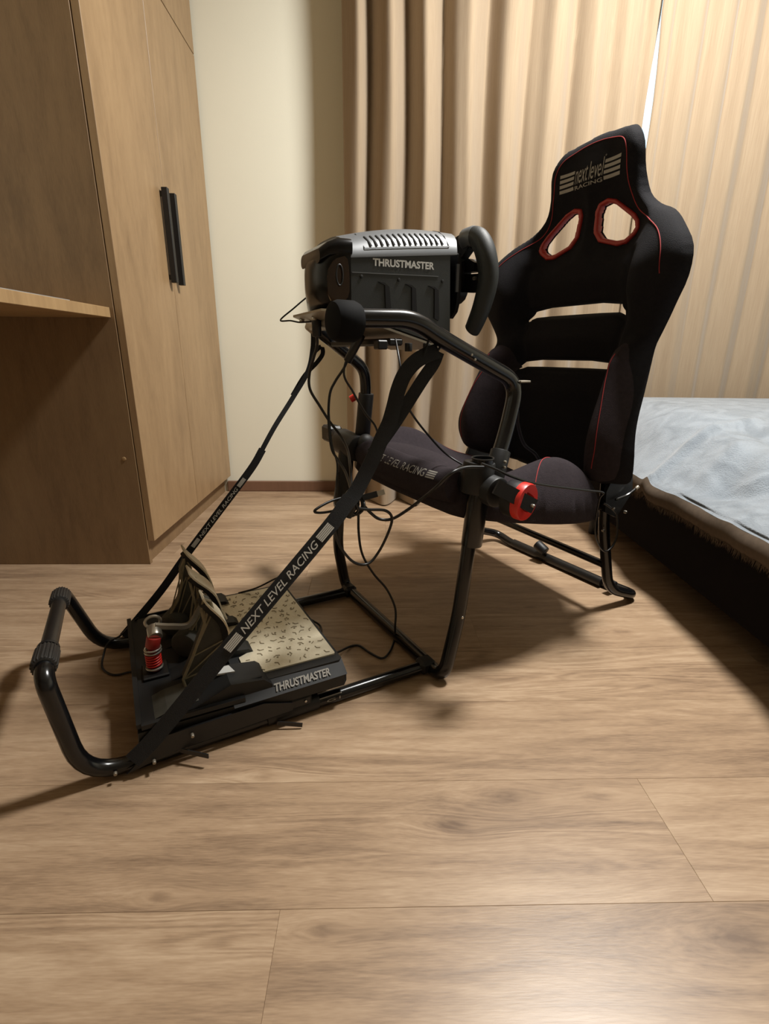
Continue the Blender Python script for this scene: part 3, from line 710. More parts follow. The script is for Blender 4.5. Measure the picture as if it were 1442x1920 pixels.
def base_l(w_, z):
    u = np.abs(w_ - WC)
    l0 = .562 + .040 * ss(.35, 1.1, z)
    wing = ss(.12, .30, u) * (.052 * np.exp(-((z - .83) / .12) ** 2) + .085 * np.exp(-((z - .45) / .14) ** 2) + .012) + .02 * ss(.05, .14, u) * ss(.98, 1.1, z)
    return l0 - wing
def front_t(w_, z, d):
    u = np.abs(w_ - WC)
    do = np.maximum(sdf_poly(outl, w_, z), 0); dh = np.full(np.shape(w_), 9.)
    for h_ in (slotR, slotL, lowU, lowL): dh = np.minimum(dh, np.maximum(-sdf_poly(h_, w_, z), 0))
    t_ = np.minimum(.030 * puff(do, .034), .016 * puff(dh, .012) + .014 * ss(.01, .06, dh))
    bol = np.exp(-((u - .218) / .042) ** 2) * (ss(.70, .62, z) * .055) * puff(d, .04)
    sh = np.exp(-((u - .205) / .05) ** 2) * np.exp(-((z - .80) / .09) ** 2) * .028 * puff(d, .05)
    head = .010 * np.exp(-((u) / .09) ** 2) * np.exp(-((z - 1.05) / .05) ** 2)
    mid = .012 * np.exp(-(u / .12) ** 2) * ((z < .735) & (z > .63)) * puff(d, .03)
    low = .014 * np.exp(-(u / .12) ** 2) * (z < .60) * puff(d, .03)
    crease = -.010 * np.exp(-((u - .168) / .008) ** 2) * ss(.60, .56, z) - .010 * np.exp(-((u - .160) / .012) ** 2) * ss(.88, .86, z) * ss(.60, .65, z)
    return t_ + bol + sh + head + mid + low + crease
def F_front(w_, z, d): return np.stack([base_l(w_, z) - front_t(w_, z, d), w_, z], -1)
def F_back(w_, z, d): return np.stack([base_l(w_, z) + .030 * ss(.004, .06, d), w_, z], -1)
mb = MB(); pad(mb, outl, [slotR, slotL, lowU, lowL], F_front, F_back, .0052)
back = mb.build('backrest', 'fabric', ck, True, 75)
OUT = np.array(outl)
def surf(w_, z, off=.0):
    w_ = np.array(w_, float); z = np.array(z, float); d = sdf_poly(outl, w_, z)
    for h in (slotR, slotL, lowU, lowL): d = np.minimum(d, -sdf_poly(h, w_, z))
    p = F_front(w_, z, np.maximum(d, 0)); return np.stack([p[..., 0] - off, p[..., 1], p[..., 2]], -1)
# suede border panels are shown by a red seam along the rim
def seam(pts, par, name='stitching', r=.0010, offs=.0004):
    q = np.array(catmull([(a_, b_, 0) for a_, b_ in pts], 8)); P = surf(q[:, 0], q[:, 1], offs); return MB().tube(P, r, 6).build(name, 'stitch', par)
half = [(.272, .80), (.262, .85), (.236, .888), (.190, .920), (.142, .950), (.119, .985), (.107, 1.03), (.101, 1.075), (.083, 1.102), (.045, 1.114), (0, 1.118)]
seam([(WC + a_, b_) for a_, b_ in half] + [(WC - a_, b_) for a_, b_ in half[-2::-1]], back)
for s_ in (-1, 1): seam([(WC + s_ * .212, .645), (WC + s_ * .215, .60), (WC + s_ * .235, .52), (WC + s_ * .245, .45), (WC + s_ * .24, .40)], back, offs=.0128)
# suede side bolsters of the lower back
for s_ in (-1, 1):
    ol = rnd([(WC + s_ * a_, b_) for a_, b_ in [(.172, .66), (.222, .672), (.246, .60), (.272, .53), (.288, .46), (.288, .41), (.27, .372), (.20, .355), (.165, .38), (.160, .50)]], it=2)
    if s_ < 0: ol = ol[::-1]
    def ff(w_, z, d): 
        p = surf(w_, z, 0); return np.stack([p[..., 0] - .012 * puff(d, .02), w_, z], -1)
    def fb_(w_, z, d): return surf(w_, z, -.004)
    o = pad(MB(), ol, [], ff, fb_, .008).build('side_bolster', 'suede', back, True, 75); o['label'] = 'purplish-black suede bolster'
# harness slot frames
for h in (slotR, slotL):
    c = np.mean(np.array(h), 0); big = [tuple(c + (np.array(p) - c) * (1 + .0125 / max(np.linalg.norm(np.array(p) - c), .01))) for p in h]
    sml = [tuple(c + (np.array(p) - c) * 1.0) for p in h]
    def ff(w_, z, d): return np.stack([base_l(w_, z) - .018 - .004 * puff(d, .004), w_, z], -1)
    def fb_(w_, z, d): return np.stack([base_l(w_, z) + .003 * np.ones_like(z), w_, z], -1)
    o = pad(MB(), big, [sml], ff, fb_, .0022).build('harness_slot_frame', 'redframe', back, True, 50); o['label'] = 'red plastic frame'
# headrest print
f = lambda s, t: surf(WC + .088 - .176 * s, 1.028 + .045 * t, .0012)
mb = MB()
for q in range(4):
    for (s0, s1) in ((0, .25), (.75, 1.0)):
        for j in range(4):
            a_, b_ = s0 + (s1 - s0) * j / 4, s0 + (s1 - s0) * (j + 1) / 4; quad_patch(mb, f, a_, b_, .04 + q * .25, .04 + q * .25 + .16)
put_text(mb, 'next', lambda s, t: f(.275 + .215 * s, .26 + .74 * t)); put_text(mb, 'level', lambda s, t: f(.515 + .215 * s, .26 + .85 * t))
put_text(mb, 'RACING', lambda s, t: f(.275 + .455 * s, .0 + .18 * t), bold=.01)
for q in np.linspace(0, 2 * math.pi, 9)[:-1]: pass
put_text(mb, 'o', lambda s, t: f(.735 + .02 * s, 1.12 + .08 * t))
o = mb.build('headrest_logo', 'greyprint', back, False); o['label'] = 'grey next level RACING print between stripes'

# ---- seat pan
cu_out = rnd([(.045, .02), (.035, .12), (.030, .26), (.035, .40), (.045, .49), (.12, .53), (.30, .55), (.48, .535), (.53, .46), (.54, .26), (.52, .09), (.445, -.005), (.30, -.040), (.14, -.02)], it=2)
def panz(l): return .345 - .15 * (l - .05)
def cf(l, w_, d):
    u = np.abs(w_ - WC)
    top = .058 * puff(d, .05) + .012 * ss(.06, .02, d) * 0
    bol = np.exp(-((u - .225) / .060) ** 2) * (.070 * np.exp(-((l - np.where(w_ > WC, .205, .32)) / .13) ** 2)) * puff(d, .07)
    dip = -.022 * np.exp(-((u) / .14) ** 2) * ss(.12, .25, l)
    return np.stack([l, w_, panz(l) + top + bol + dip], -1)
def cb(l, w_, d): return np.stack([l, w_, panz(l) - .012 * puff(d, .03)], -1)
mb = MB(); pad(mb, cu_out, [], cf, cb, .008); cush = mb.build('seat_cushion', 'suede', ck, True, 75)
# front roll with lettering
rp_ = [(.058, .035, .394), (.056, .14, .388), (.054, .26, .387), (.056, .38, .392), (.060, .475, .398)]
roll = MB(); P = catmull(rp_, 8); n_ = len(P); roll.tube(P, [.030 + .009 * math.sin(math.pi * min(1, max(0, i / (n_ - 1)))) ** .5 for i in range(n_)], 24); ro = roll.build('front_roll', 'suede', ck, True, 60)
def rollfn(s, t):
    w_ = .335 - .275 * s; i = (w_ - .035) / .44; p = P[int(np.clip(i, 0, 1) * (n_ - 1))]; an = math.radians(24 + 26 * t); rr = .0402
    zz = np.interp(w_, [q[1] for q in P], [q[2] for q in P])
    return np.array((.055 - rr * math.cos(an), w_, zz + rr * math.sin(an)))
mb = MB(); put_text(mb, 'NEXT LEVEL RACING', lambda s, t: rollfn(.0 + .86 * s, t))
for q in range(4): quad_patch(mb, rollfn, .885, 1.0, q * .26, q * .26 + .16)
o = mb.build('seat_lettering', 'greyprint', ro, False); o['label'] = 'grey NEXT LEVEL RACING lettering'
# pocket flap above the roll
mb = MB(); V = []; F = []
for i, s in enumerate(np.linspace(0, 1, 22)):
    w_ = .44 - .34 * s; h = .030 * math.sin(math.pi * s) ** .8
    V += [(.045, w_, .414 + .002), (.038 + .02 * math.sin(math.pi * s), w_ + .0, .418 + h * .2), (.075 + .03 * math.sin(math.pi * s), w_, .418 + h * .55), (.14, w_, .405 + h * .6)]
for i in range(21):
    for j in range(3): F.append((4 * i + j, 4 * i + 4 + j, 4 * i + 5 + j, 4 * i + 1 + j))
mb.add(V, F); mb.build('seat_flap', 'suede', cush, True, 60)
def csurf(l, w_, off=.0006):
    l = np.array(l, float); w_ = np.array(w_, float); d = np.maximum(sdf_poly(cu_out, l, w_), 0); p = cf(l, w_, d); p[..., 2] += off; return p
for s_, pts in ((1, [(.16, .515), (.22, .50), (.30, .49), (.40, .485), (.50, .50)]),
                (0, [(.205, -.022), (.235, .005), (.275, .032), (.32, .048), (.365, .050), (.395, .038)])):
    q = np.array(catmull([(a_, b_, 0) for a_, b_ in pts], 8)); MB().tube(csurf(q[:, 0], q[:, 1]), .0010, 6).build('stitching', 'stitch', cush)

# ---- pedal tray between the rails
mb = MB(); mb.box((-.548, .030, .038), (-.20, .415, .047), .002); mb.build('pedal_tray', 'plastic', ck)
MB().prism([(-.57, .012), (-.51, .060), (-.35, .062), (-.30, .045), (-.30, .030), (-.50, .026)], 0, .004, lambda a_, b_, t_: (a_, .008 + t_, b_)).build('side_bracket', 'plastic', ck)
MB().prism([(-.57, .012), (-.51, .060), (-.35, .062), (-.30, .045), (-.30, .030), (-.50, .026)], 0, .004, lambda a_, b_, t_: (a_, .440 + t_, b_)).build('side_bracket', 'plastic', ck)
for (l, z) in ((-.53, .022), (-.47, .048), (-.585, .018)): MB().cyl((l, .0 if l > -.58 else .008, z), (l, .008 if l > -.58 else .014, z), .0028, .001, 10).build('bolt', 'dullsteel', ck)

# ================================================================== PEDAL SET
pd = thing('pedal_set', 'three-pedal simulator set with a steel footrest, on the tray between the floor rails', 'pedals', (-.37, .21, .048))
mb = MB()
V = []
sec = [(-.545, .048, .075), (-.535, .048, .084), (-.40, .048, .084), (-.38, .048, .088), (-.20, .048, .090), (-.190, .048, .086)]
mb.prism([(-.546, .02), (-.20, .008), (-.190, .020), (-.190, .392), (-.20, .400), (-.546, .400)], .0482, .070, lambda a_, b_, t_: (a_, b_, t_))
mb.prism([(-.540, .026), (-.375, .020), (-.375, .396), (-.540, .396)], .070, .076, lambda a_, b_, t_: (a_, b_, t_))
hs = mb.build('base_plate', 'plastic3', pd, False)
mb = MB()
for (p0, p1, wd) in (((-.543, .024, .079), (-.543, .394, .079), .008), ((-.54, .022, .079), (-.38, .016, .079), .008)):
    mb.ribbon([p0, p1], wd, .008, (1, 0, 0) if wd and p0[0] == p1[0] else (0, 1, 0))
mb.build('base_rim', 'plastic3', pd, False)
# sloping housings between the pedals
for (w0, w1) in ((.022, .085), (.128, .168), (.242, .272), (.345, .392)):
    mb = MB(); mb.prism([(-.50, .072), (-.47, .080), (-.40, .108), (-.345, .100), (-.330, .086), (-.330, .072)], w0, w1, lambda a_, b_, t_: (a_, t_, b_)); mb.build('pedal_housing', 'plastic3', pd, False)
mb = MB(); mb.prism([(-.520, .0762), (-.500, .083), (-.435, .089), (-.42, .0762)], .035, .10, lambda a_, b_, t_: (a_, t_, b_)); mb.build('wedge', 'dust2', pd, False)
# slim highlight ridges on the near side
for (l0, l1, w_, z) in ((-.49, -.44, .020, .080), (-.385, -.345, .030, .100)):
    MB().box((l0, w_, z), (l1, w_ + .005, z + .003), .001).build('ridge', 'plastic3', pd, False)
# footrest
mb = MB(); mb.prism([(.008, .0705), (.036, .0893), (.060, .0893), (.060, .0705)], -.400, -.193, lambda a_, b_, t_: (t_, a_, b_)); mb.build('side_skirt', 'plastic3', pd, False)
mb = MB(); mb.prism([(-.385, .036), (-.200, .030), (-.193, .036), (-.193, .390), (-.200, .395), (-.385, .395)], .070, .0895, lambda a_, b_, t_: (a_, b_, t_)); mb.build('footrest_frame', 'plastic3', pd, False)
fp = [(-.366, .056), (-.202, .050), (-.199, .054), (-.199, .380), (-.203, .384), (-.366, .384), (-.366, .315), (-.352, .305), (-.345, .270), (-.366, .262), (-.366, .180), (-.352, .172), (-.345, .130), (-.366, .120)]
o = MB().prism(fp, .0897, .0925, lambda a_, b_, t_: (a_, b_, t_)).build('footrest_plate', 'treadplate', pd, False); o['label'] = 'steel footrest plate with raised tread pattern'
mb = MB(); 
for iy in range(15):
    for ix in range(8):
        cx_ = -.352 + ix * .0205 + (.010 if iy % 2 else 0); cy_ = .066 + iy * .0215
        if cx_ > -.207 or (cx_ < -.335 and (.115 < cy_ < .19 or .25 < cy_ < .325)): continue
        rot_ = random.uniform(0, 6.28)
        for kk, a0 in enumerate((0.3, 1.35, 2.4)[:random.choice((1, 2, 2))]):
            an = a0 + rot_; off = .0060; c_ = (cx_ + off * math.cos(an + 1.57), cy_ + off * math.sin(an + 1.57)); hl, hw = .0036, .0008
            dx, dy = math.cos(an), math.sin(an)
            q = [(c_[0] + dx * hl * s1_ - dy * hw * s2_, c_[1] + dy * hl * s1_ + dx * hw * s2_) for s1_, s2_ in ((-1, -1), (1, -1), (1, 1), (-1, 1))]
            mb.prism(q, .0925, .0935, lambda a_, b_, t_: (a_, b_, t_))
        if random.random() < .5: mb.prism([(cx_ + .0021 * math.cos(u_), cy_ + .0021 * math.sin(u_)) for u_ in np.linspace(0, 2 * math.pi, 7)[:-1]], .0925, .0937, lambda a_, b_, t_: (a_, b_, t_))
o = mb.build('tread_pattern', 'treaddark', pd, False); o['kind'] = 'stuff'
# brand print on the near edge of the base
nb = MB(); f = plane_fn((-.328, .0117, .0759), (.104, 0, 0), (0, .0125, .0084)); put_text(nb, 'THRUSTMASTER', f, bold=.03, shear=.25)
o = nb.build('pedal_lettering', 'greyprint', hs, False); o['label'] = 'silver THRUSTMASTER lettering'
nb = MB(); nb.prism([(-.416, .062), (-.386, .056), (-.392, .079), (-.402, .081)], .1062, .1095, lambda a_, b_, t_: (a_, b_, t_)); o = nb.build('triangle_mark', 'white', pd, False); o['label'] = 'pale triangular mark'
# pedals
def pedal(w_, top, bot, wid, label, arm, m_face='treadplate'):
    top = np.array(top); bot = np.array(bot); ax = bot - top; nl = nrm((-ax[1], ax[0])); nl = nl if nl[0] > 0 else -nl
    root = None
    mb = MB()
    prof = []
    for t_ in np.linspace(0, 1, 12):
        p = top + ax * t_ + nl * (.012 * math.sin(math.pi * t_) ** 2 - .004); hw = wid / 2 * (0.78 + .22 * math.sin(math.pi * min(1, t_ * 1.1)))
        prof.append((p, hw))
    rings = []
    for p, hw in prof:
        a_ = p; b_ = p - nl * .003
        rings.append([(a_[0], w_ - hw, a_[1]), (a_[0], w_ + hw, a_[1]), (b_[0], w_ + hw, b_[1]), (b_[0], w_ - hw, b_[1])])
    mb.loft(rings); face = mb.build('pedal_face', m_face, pd, False); face['label'] = label
    mb = MB(); rings = []
    for p, hw in prof[1:-1]:
        a_ = p - nl * .0035; b_ = p - nl * .013
        rings.append([(a_[0], w_ - hw * .9, a_[1]), (a_[0], w_ + hw * .9, a_[1]), (b_[0], w_ + hw * .6, b_[1]), (b_[0], w_ - hw * .6, b_[1])])
    mb.loft(rings); mb.build('pedal_backing', 'plastic', pd, False)
    mb = MB(); mb.prism(arm, -.010, .010, lambda a_, b_, t_: (a_, w_ + t_, b_)); ar = mb.build('pedal_arm', 'dust2', pd, False)
    n = len(arm); mb = MB()
    for i in range(n):
        p, q = arm[i], arm[(i + 1) % n]; mb.tube([(p[0], w_ - .0115, p[1]), (q[0], w_ - .0115, q[1])], .0026, 6)
    h = n // 2; lo_ = arm[:h]; hi_ = arm[h:][::-1]
    for i in range(min(len(lo_), len(hi_))):
        for s1_, s2_ in ((lo_[i], hi_[i]), (lo_[i], hi_[min(i + 1, len(hi_) - 1)])):
            mb.tube([(s1_[0], w_ - .0112, s1_[1]), (s2_[0], w_ - .0112, s2_[1])], .0014, 5)
    mb.build('arm_ribs', 'dusty', ar)
    return root
pedal(.305, (-.420, .262), (-.362, .132), .046, 'long dark steel throttle face', [(-0.436, 0.217), (-0.422, 0.244), (-0.415, 0.219), (-0.413, 0.17), (-0.409, 0.106), (-0.434, 0.08), (-0.464, 0.08), (-0.466, 0.12), (-0.446, 0.152), (-0.434, 0.187)])
pedal(.205, (-.424, .254), (-.366, .147), .062, 'pale steel brake face', [(-0.43, 0.241), (-0.418, 0.237), (-0.414, 0.213), (-0.396, 0.163), (-0.393, 0.121), (-0.413, 0.08), (-0.437, 0.08), (-0.442, 0.123), (-0.419, 0.158), (-0.425, 0.194)])
pedal(.098, (-.417, .249), (-.376, .135), .050, 'pale steel clutch face', [(-0.42, 0.243), (-0.41, 0.237), (-0.407, 0.218), (-0.387, 0.16), (-0.407, 0.111), (-0.43, 0.085), (-0.465, 0.080), (-0.468, 0.100), (-0.448, 0.14), (-0.436, 0.168), (-0.423, 0.196), (-0.426, 0.223)])
# dusty bodies in front of the pedals
for (c0, c1, r_) in (((-.470, .285, .098), (-.440, .325, .105), .026), ((-.455, .185, .105), (-.425, .225, .108), .028)):
    MB().cyl(c0, c1, r_, .008, 22).build('load_cell_housing', 'dust2', pd)
# brake link, spring stack
lk = [(-.498, .178, .166), (-.470, .180, .156), (-.440, .184, .150), (-.418, .188, .178), (-.405, .192, .205)]
MB().ribbon(catmull(lk, 6), .010, .008, (0, 1, 0)).build('brake_link', 'dullsteel', pd)
mb = MB().cyl((-.500, .163, .150), (-.500, .187, .158), .0125, .002, 22); mb.build('link_joint', 'steel', pd)
mb = MB().tube(catmull([(-.500 + .013 * math.cos(q), .195, .166 + .011 * math.sin(q)) for q in np.linspace(0, 2 * math.pi, 11)[:-1]], 3, True), .003, 8, closed=True); mb.build('link_joint', 'steel', pd)
sx, sw = -.508, .168
mb = MB().tube([(sx + .012 * math.cos(q), sw + .012 * math.sin(q), .092 + .028 * q / (2 * math.pi * 5.5)) for q in np.linspace(0, 2 * math.pi * 5.5, 150)], .0019, 8); o = mb.build('spring', 'red', pd, True, 80); o['label'] = 'red coil spring'
MB().cyl((sx, sw, .083), (sx + .002, sw, .13), .0092, .001, 20).build('spring_core', 'redframe', pd)
MB().cyl((sx + .001, sw, .131), (sx + .006, sw, .150), .0125, .001, 24).build('spring_cup', 'redframe', pd)
for z in (.1215, .1275): MB().tube(catmull([(sx + .001 + .0135 * math.cos(q), sw + .0135 * math.sin(q), z) for q in np.linspace(0, 2 * math.pi, 13)[:-1]], 3, True), .0018, 8, closed=True).build('spring_ring', 'steel', pd)
MB().tube(catmull([(sx + .0135 * math.cos(q), sw + .0135 * math.sin(q), .090) for q in np.linspace(0, 2 * math.pi, 13)[:-1]], 3, True), .002, 8, closed=True).build('spring_ring', 'steel', pd)
MB().box((-.53, .145, .0765), (-.485, .195, .083), .002).build('spring_seat', 'plastic', pd)
for (p, q) in (((-.47, .23, .125), (-.40, .235, .130)), ((-.405, .135, .118), (-.37, .135, .120))): MB().tube([p, q], .0018, 8).build('pivot_rod', 'dullsteel', pd)

# ================================================================== WHEEL BASE
wb = thing('wheel_base', 'boxy charcoal simulator wheel base with silver vented top and small black steering wheel', 'game controller', (0, .23, .66))
def zs(l): return .800 + .022 * (l + .12) / .205
sp = [(-.12, .800), (.085, .822), (.094, .653), (.06, .6615), (-.12, .7095)]
mb = MB(); mb.prism(sp, .132, .328, lambda a_, b_, t_: (a_, t_, b_)); body = mb.build('housing', 'plastic2', wb, False)
# silver arched lid
ls = np.linspace(-.124, .100, 12); rings = []
for l in ls:
    rs = []; top_ = .030 + .020 * math.sin(math.pi * (l + .17) / .36); sh = .0
    for q in np.linspace(0, 1, 15):
        w_ = .1305 + .199 * q; e_ = 1 - abs(2 * q - 1) ** 3.2; rs.append((l + (.018 * e_ if l > .09 else 0), w_, zs(l) + .002 + top_ * e_ ** .8))
    rs += [(l, .3295, zs(l) - .004), (l, .1305, zs(l) - .004)]; rings.append(rs)
lid = MB().loft(rings).build('lid', 'silver', wb, True, 50)
def lidp(l, q, off):
    top_ = .030 + .020 * math.sin(math.pi * (l + .17) / .36); e_ = 1 - abs(2 * q - 1) ** 3.2; return (l, .1305 + .199 * q, zs(l) + .002 + top_ * e_ ** .8 + off)
for i in range(14):
    l = -.078 + i * .0115; P = [lidp(l - .05 * (q - .03), q, .0006) for q in np.linspace(.03, .13, 6)]
    MB().ribbon(P, .0032, .0008, (1, 0, 0)).build('vent_slot', 'gap', lid, False)
P = [lidp(-.092, .02, .0006), lidp(-.092, .2, .0006), lidp(-.092, .5, .0006)]; MB().ribbon(P, .0014, .001, (1, 0, 0)).build('vent_outline', 'plastic', lid, False)
P = [lidp(l, .018, .0008) for l in np.linspace(-.092, .084, 8)]; MB().ribbon(P, .0014, .001, (0, 1, 1)).build('vent_outline', 'plastic', lid, False)
P = [lidp(.084, q, .0006) for q in (.02, .1, .2, .3, .5)]; MB().ribbon(P, .0014, .001, (1, 0, 0)).build('vent_outline', 'plastic', lid, False)
# side print, seam, recesses, screws
nb = MB(); f = plane_fn((-.078, .1312, .7865), (.128, 0, .0035), (0, 0, .0125)); put_text(nb, 'THRUSTMASTER', f, bold=.035)
o = nb.build('base_lettering', 'white', body, False); o['label'] = 'white THRUSTMASTER lettering'
MB().ribbon([(-.118, .1315, .7735), (.060, .1315, .7795)], .0012, .001, (0, 0, 1)).build('seam', 'silver', body, False)
for l0 in (-.072, -.016, .034):
    h = .042 if l0 < -.05 else .056; 
    mb = MB(); P = [(l0 + .004, .762), (l0 + .018, .761), (l0 + .027, .755), (l0 + .031, .762 - h), (l0 + .029, .762 - h - .004)]
    mb.prism(P + [(l0 + .020, .762 - h), (l0 + .018, .757)], .1300, .1335, lambda a_, b_, t_: (a_, t_, b_)); mb.build('side_recess', 'gap', body, False)
    MB().box((l0 - .022, .1305, .762 - h - .012), (l0 + .004, .1335, .762 - h - .0105)).build('side_ledge', 'silver', body, False)
for l, z in ((-.1, .768), (-.025, .768), (.07, .772)): MB().cyl((l, .1305, z), (l, .1335, z), .003, .0005, 10).build('screw', 'plastic', body)
# rear glossy cover
def rrect(l, w0, w1, z0, z1, r, n=6):
    out = []
    for (cw, cz, a0) in ((w1 - r, z1 - r, 0), (w0 + r, z1 - r, 90), (w0 + r, z0 + r, 180), (w1 - r, z0 + r, 270)):
        for k_ in range(n + 1):
            a_ = math.radians(a0 + 90 * k_ / n); out.append((l, cw + r * math.cos(a_), cz + r * math.sin(a_)))
    return out
mb = MB().loft([rrect(-.121, .129, .329, .7085, .814, .014), rrect(-.140, .131, .300, .712, .818, .022), rrect(-.156, .136, .262, .718, .814, .030), rrect(-.168, .144, .232, .728, .802, .028), rrect(-.174, .154, .212, .738, .790, .022)])
rc = mb.build('rear_cover', 'glossblack', wb, True, 60); rc['label'] = 'glossy black rear cover'
mb = MB(); pw_ = rnd([(-.162, .772), (-.150, .792), (-.128, .798), (-.124, .770), (-.125, .735), (-.140, .722), (-.160, .728)], it=1)
mb.prism(pw_, 0, 1, lambda a_, b_, t_: (a_, np.interp(a_, [-.168, -.156, -.140, -.121], [.1425, .1345, .1295, .1275]) + t_ * .004, b_)); o = mb.build('rear_window', 'gloss', rc, False); o['label'] = 'brown translucent window'
mb = MB().tube(catmull([(-.150 , .1295, .767 + .014 * math.sin(q)) if False else (-.143 + .006 * math.cos(q), .1275, .767 + .016 * math.sin(q)) for q in np.linspace(0, 2 * math.pi, 13)[:-1]], 3, True), .0014, 6, closed=True); mb.build('rear_emblem', 'plastic', rc)
mb = MB().loft([rrect(-.118, .128, .330, .796, .826, .012), rrect(-.142, .129, .300, .796, .826, .013), rrect(-.158, .134, .262, .794, .819, .012), rrect(-.172, .142, .236, .786, .808, .010)]); mb.build('rear_brow', 'glossblack', wb, True, 40)
# front boss, paddles
mb = MB().loft([rrect(.088, .150, .310, .690, .850, .02), rrect(.104, .165, .295, .700, .845, .03), rrect(.112, .175, .285, .715, .835, .03)]); mb.build('front_boss', 'plastic', wb, True, 40)
# steering wheel
HC = np.array((.155, .232, .786))
sw_ = MB().cyl((.105, .232, .786), (.150, .232, .786), .034, .004, 28).build('wheel_shaft', 'plastic', wb)
mb = MB(); mb.prism(rnd([(-.055, .045), (.055, .045), (.062, .01), (.045, -.045), (-.045, -.045), (-.062, .01)], it=2), -.012, .012, lambda a_, b_, t_: (HC[0] + t_, HC[1] + a_, HC[2] + b_)); mb.build('wheel_hub', 'plastic', wb)
for s_ in (-1, 1):
    g = [(.050, .070), (.070, .075), (.094, .066), (.112, .036), (.118, -.005), (.112, -.052), (.096, -.090), (.088, -.100)]
    P = catmull([(HC[0] + .010 - .012 * abs(b_) / .1, HC[1] + s_ * a_, HC[2] + b_) for a_, b_ in g], 7); n = len(P)
    rr = [(.0165 + .0035 * math.sin(math.pi * min(1, i / n * 1.15))) * (1 if 2 < i < n - 3 else (.45 + .18 * min(i, n - 1 - i))) for i in range(n)]
    o = MB().tube(P, rr, 20).build('rim_grip', 'gripr', wb, True, 80)
    MB().cyl((HC[0] - .002, HC[1] + s_ * .052, HC[2] + .0715), (HC[0] + .002, HC[1] + s_ * .082, HC[2] + .0735), .0205, .004, 20).build('rim_cap', 'silver' if s_ < 0 else 'plastic', wb)
    MB().prism([(.0, .050), (.030, .036), (.052, .036), (.072, .050), (.080, .062), (.072, .082), (.045, .078), (.0, .062)], -.012, .006, lambda a_, b_, t_: (HC[0] + t_, HC[1] + s_ * a_, HC[2] + b_)).build('top_arm', 'plastic', wb, False)
    MB().ribbon([(HC[0], HC[1] + s_ * .045, HC[2] - .006), (HC[0] + .003, HC[1] + s_ * .080, HC[2] - .010), (HC[0] + .006, HC[1] + s_ * .112, HC[2] - .012)], .034, .010, (0, 0, 1)).build('spoke', 'plastic', wb)
    MB().prism(rnd([(.022, .040), (.075, .050), (.082, .0), (.080, -.060), (.055, -.080), (.025, -.05)], it=1), -.036, -.028, lambda a_, b_, t_: (HC[0] + t_, HC[1] + s_ * a_, HC[2] + b_)).build('shift_paddle', 'plastic', wb)
    MB().prism([(.080, .022), (.084, .022), (.084, -.028), (.080, -.028)], -.040, -.034, lambda a_, b_, t_: (HC[0] + t_, HC[1] + s_ * a_ * .98, HC[2] + b_)).build('paddle_plate', 'silver', wb)
    MB().prism([(.03, .028), (.07, .036), (.092, .026), (.092, .010), (.06, .012)], -.006, .014, lambda a_, b_, t_: (HC[0] + t_, HC[1] + s_ * a_, HC[2] + b_)).build('thumb_pod', 'plastic', wb)
    MB().cyl((HC[0] - .002, HC[1] + s_ * .086, HC[2] - .002), (HC[0] - .002, HC[1] + s_ * .094, HC[2] - .002), .0035, .001, 10).build('button', 'steel', wb)
MB().ribbon(catmull([(HC[0] - .002, HC[1] - .075, HC[2] + .070), (HC[0] - .006, HC[1] - .035, HC[2] + .060), (HC[0] - .006, HC[1], HC[2] + .056), (HC[0] - .006, HC[1] + .035, HC[2] + .060), (HC[0] - .002, HC[1] + .075, HC[2] + .070)], 5), .036, .016, (0, 0, 1)).build('top_bar', 'plastic', wb)
MB().box((HC[0] - .010, HC[1] - .03, HC[2] + .03), (HC[0] + .006, HC[1] + .03, HC[2] + .07), .004).build('top_bar_web', 'plastic', wb)

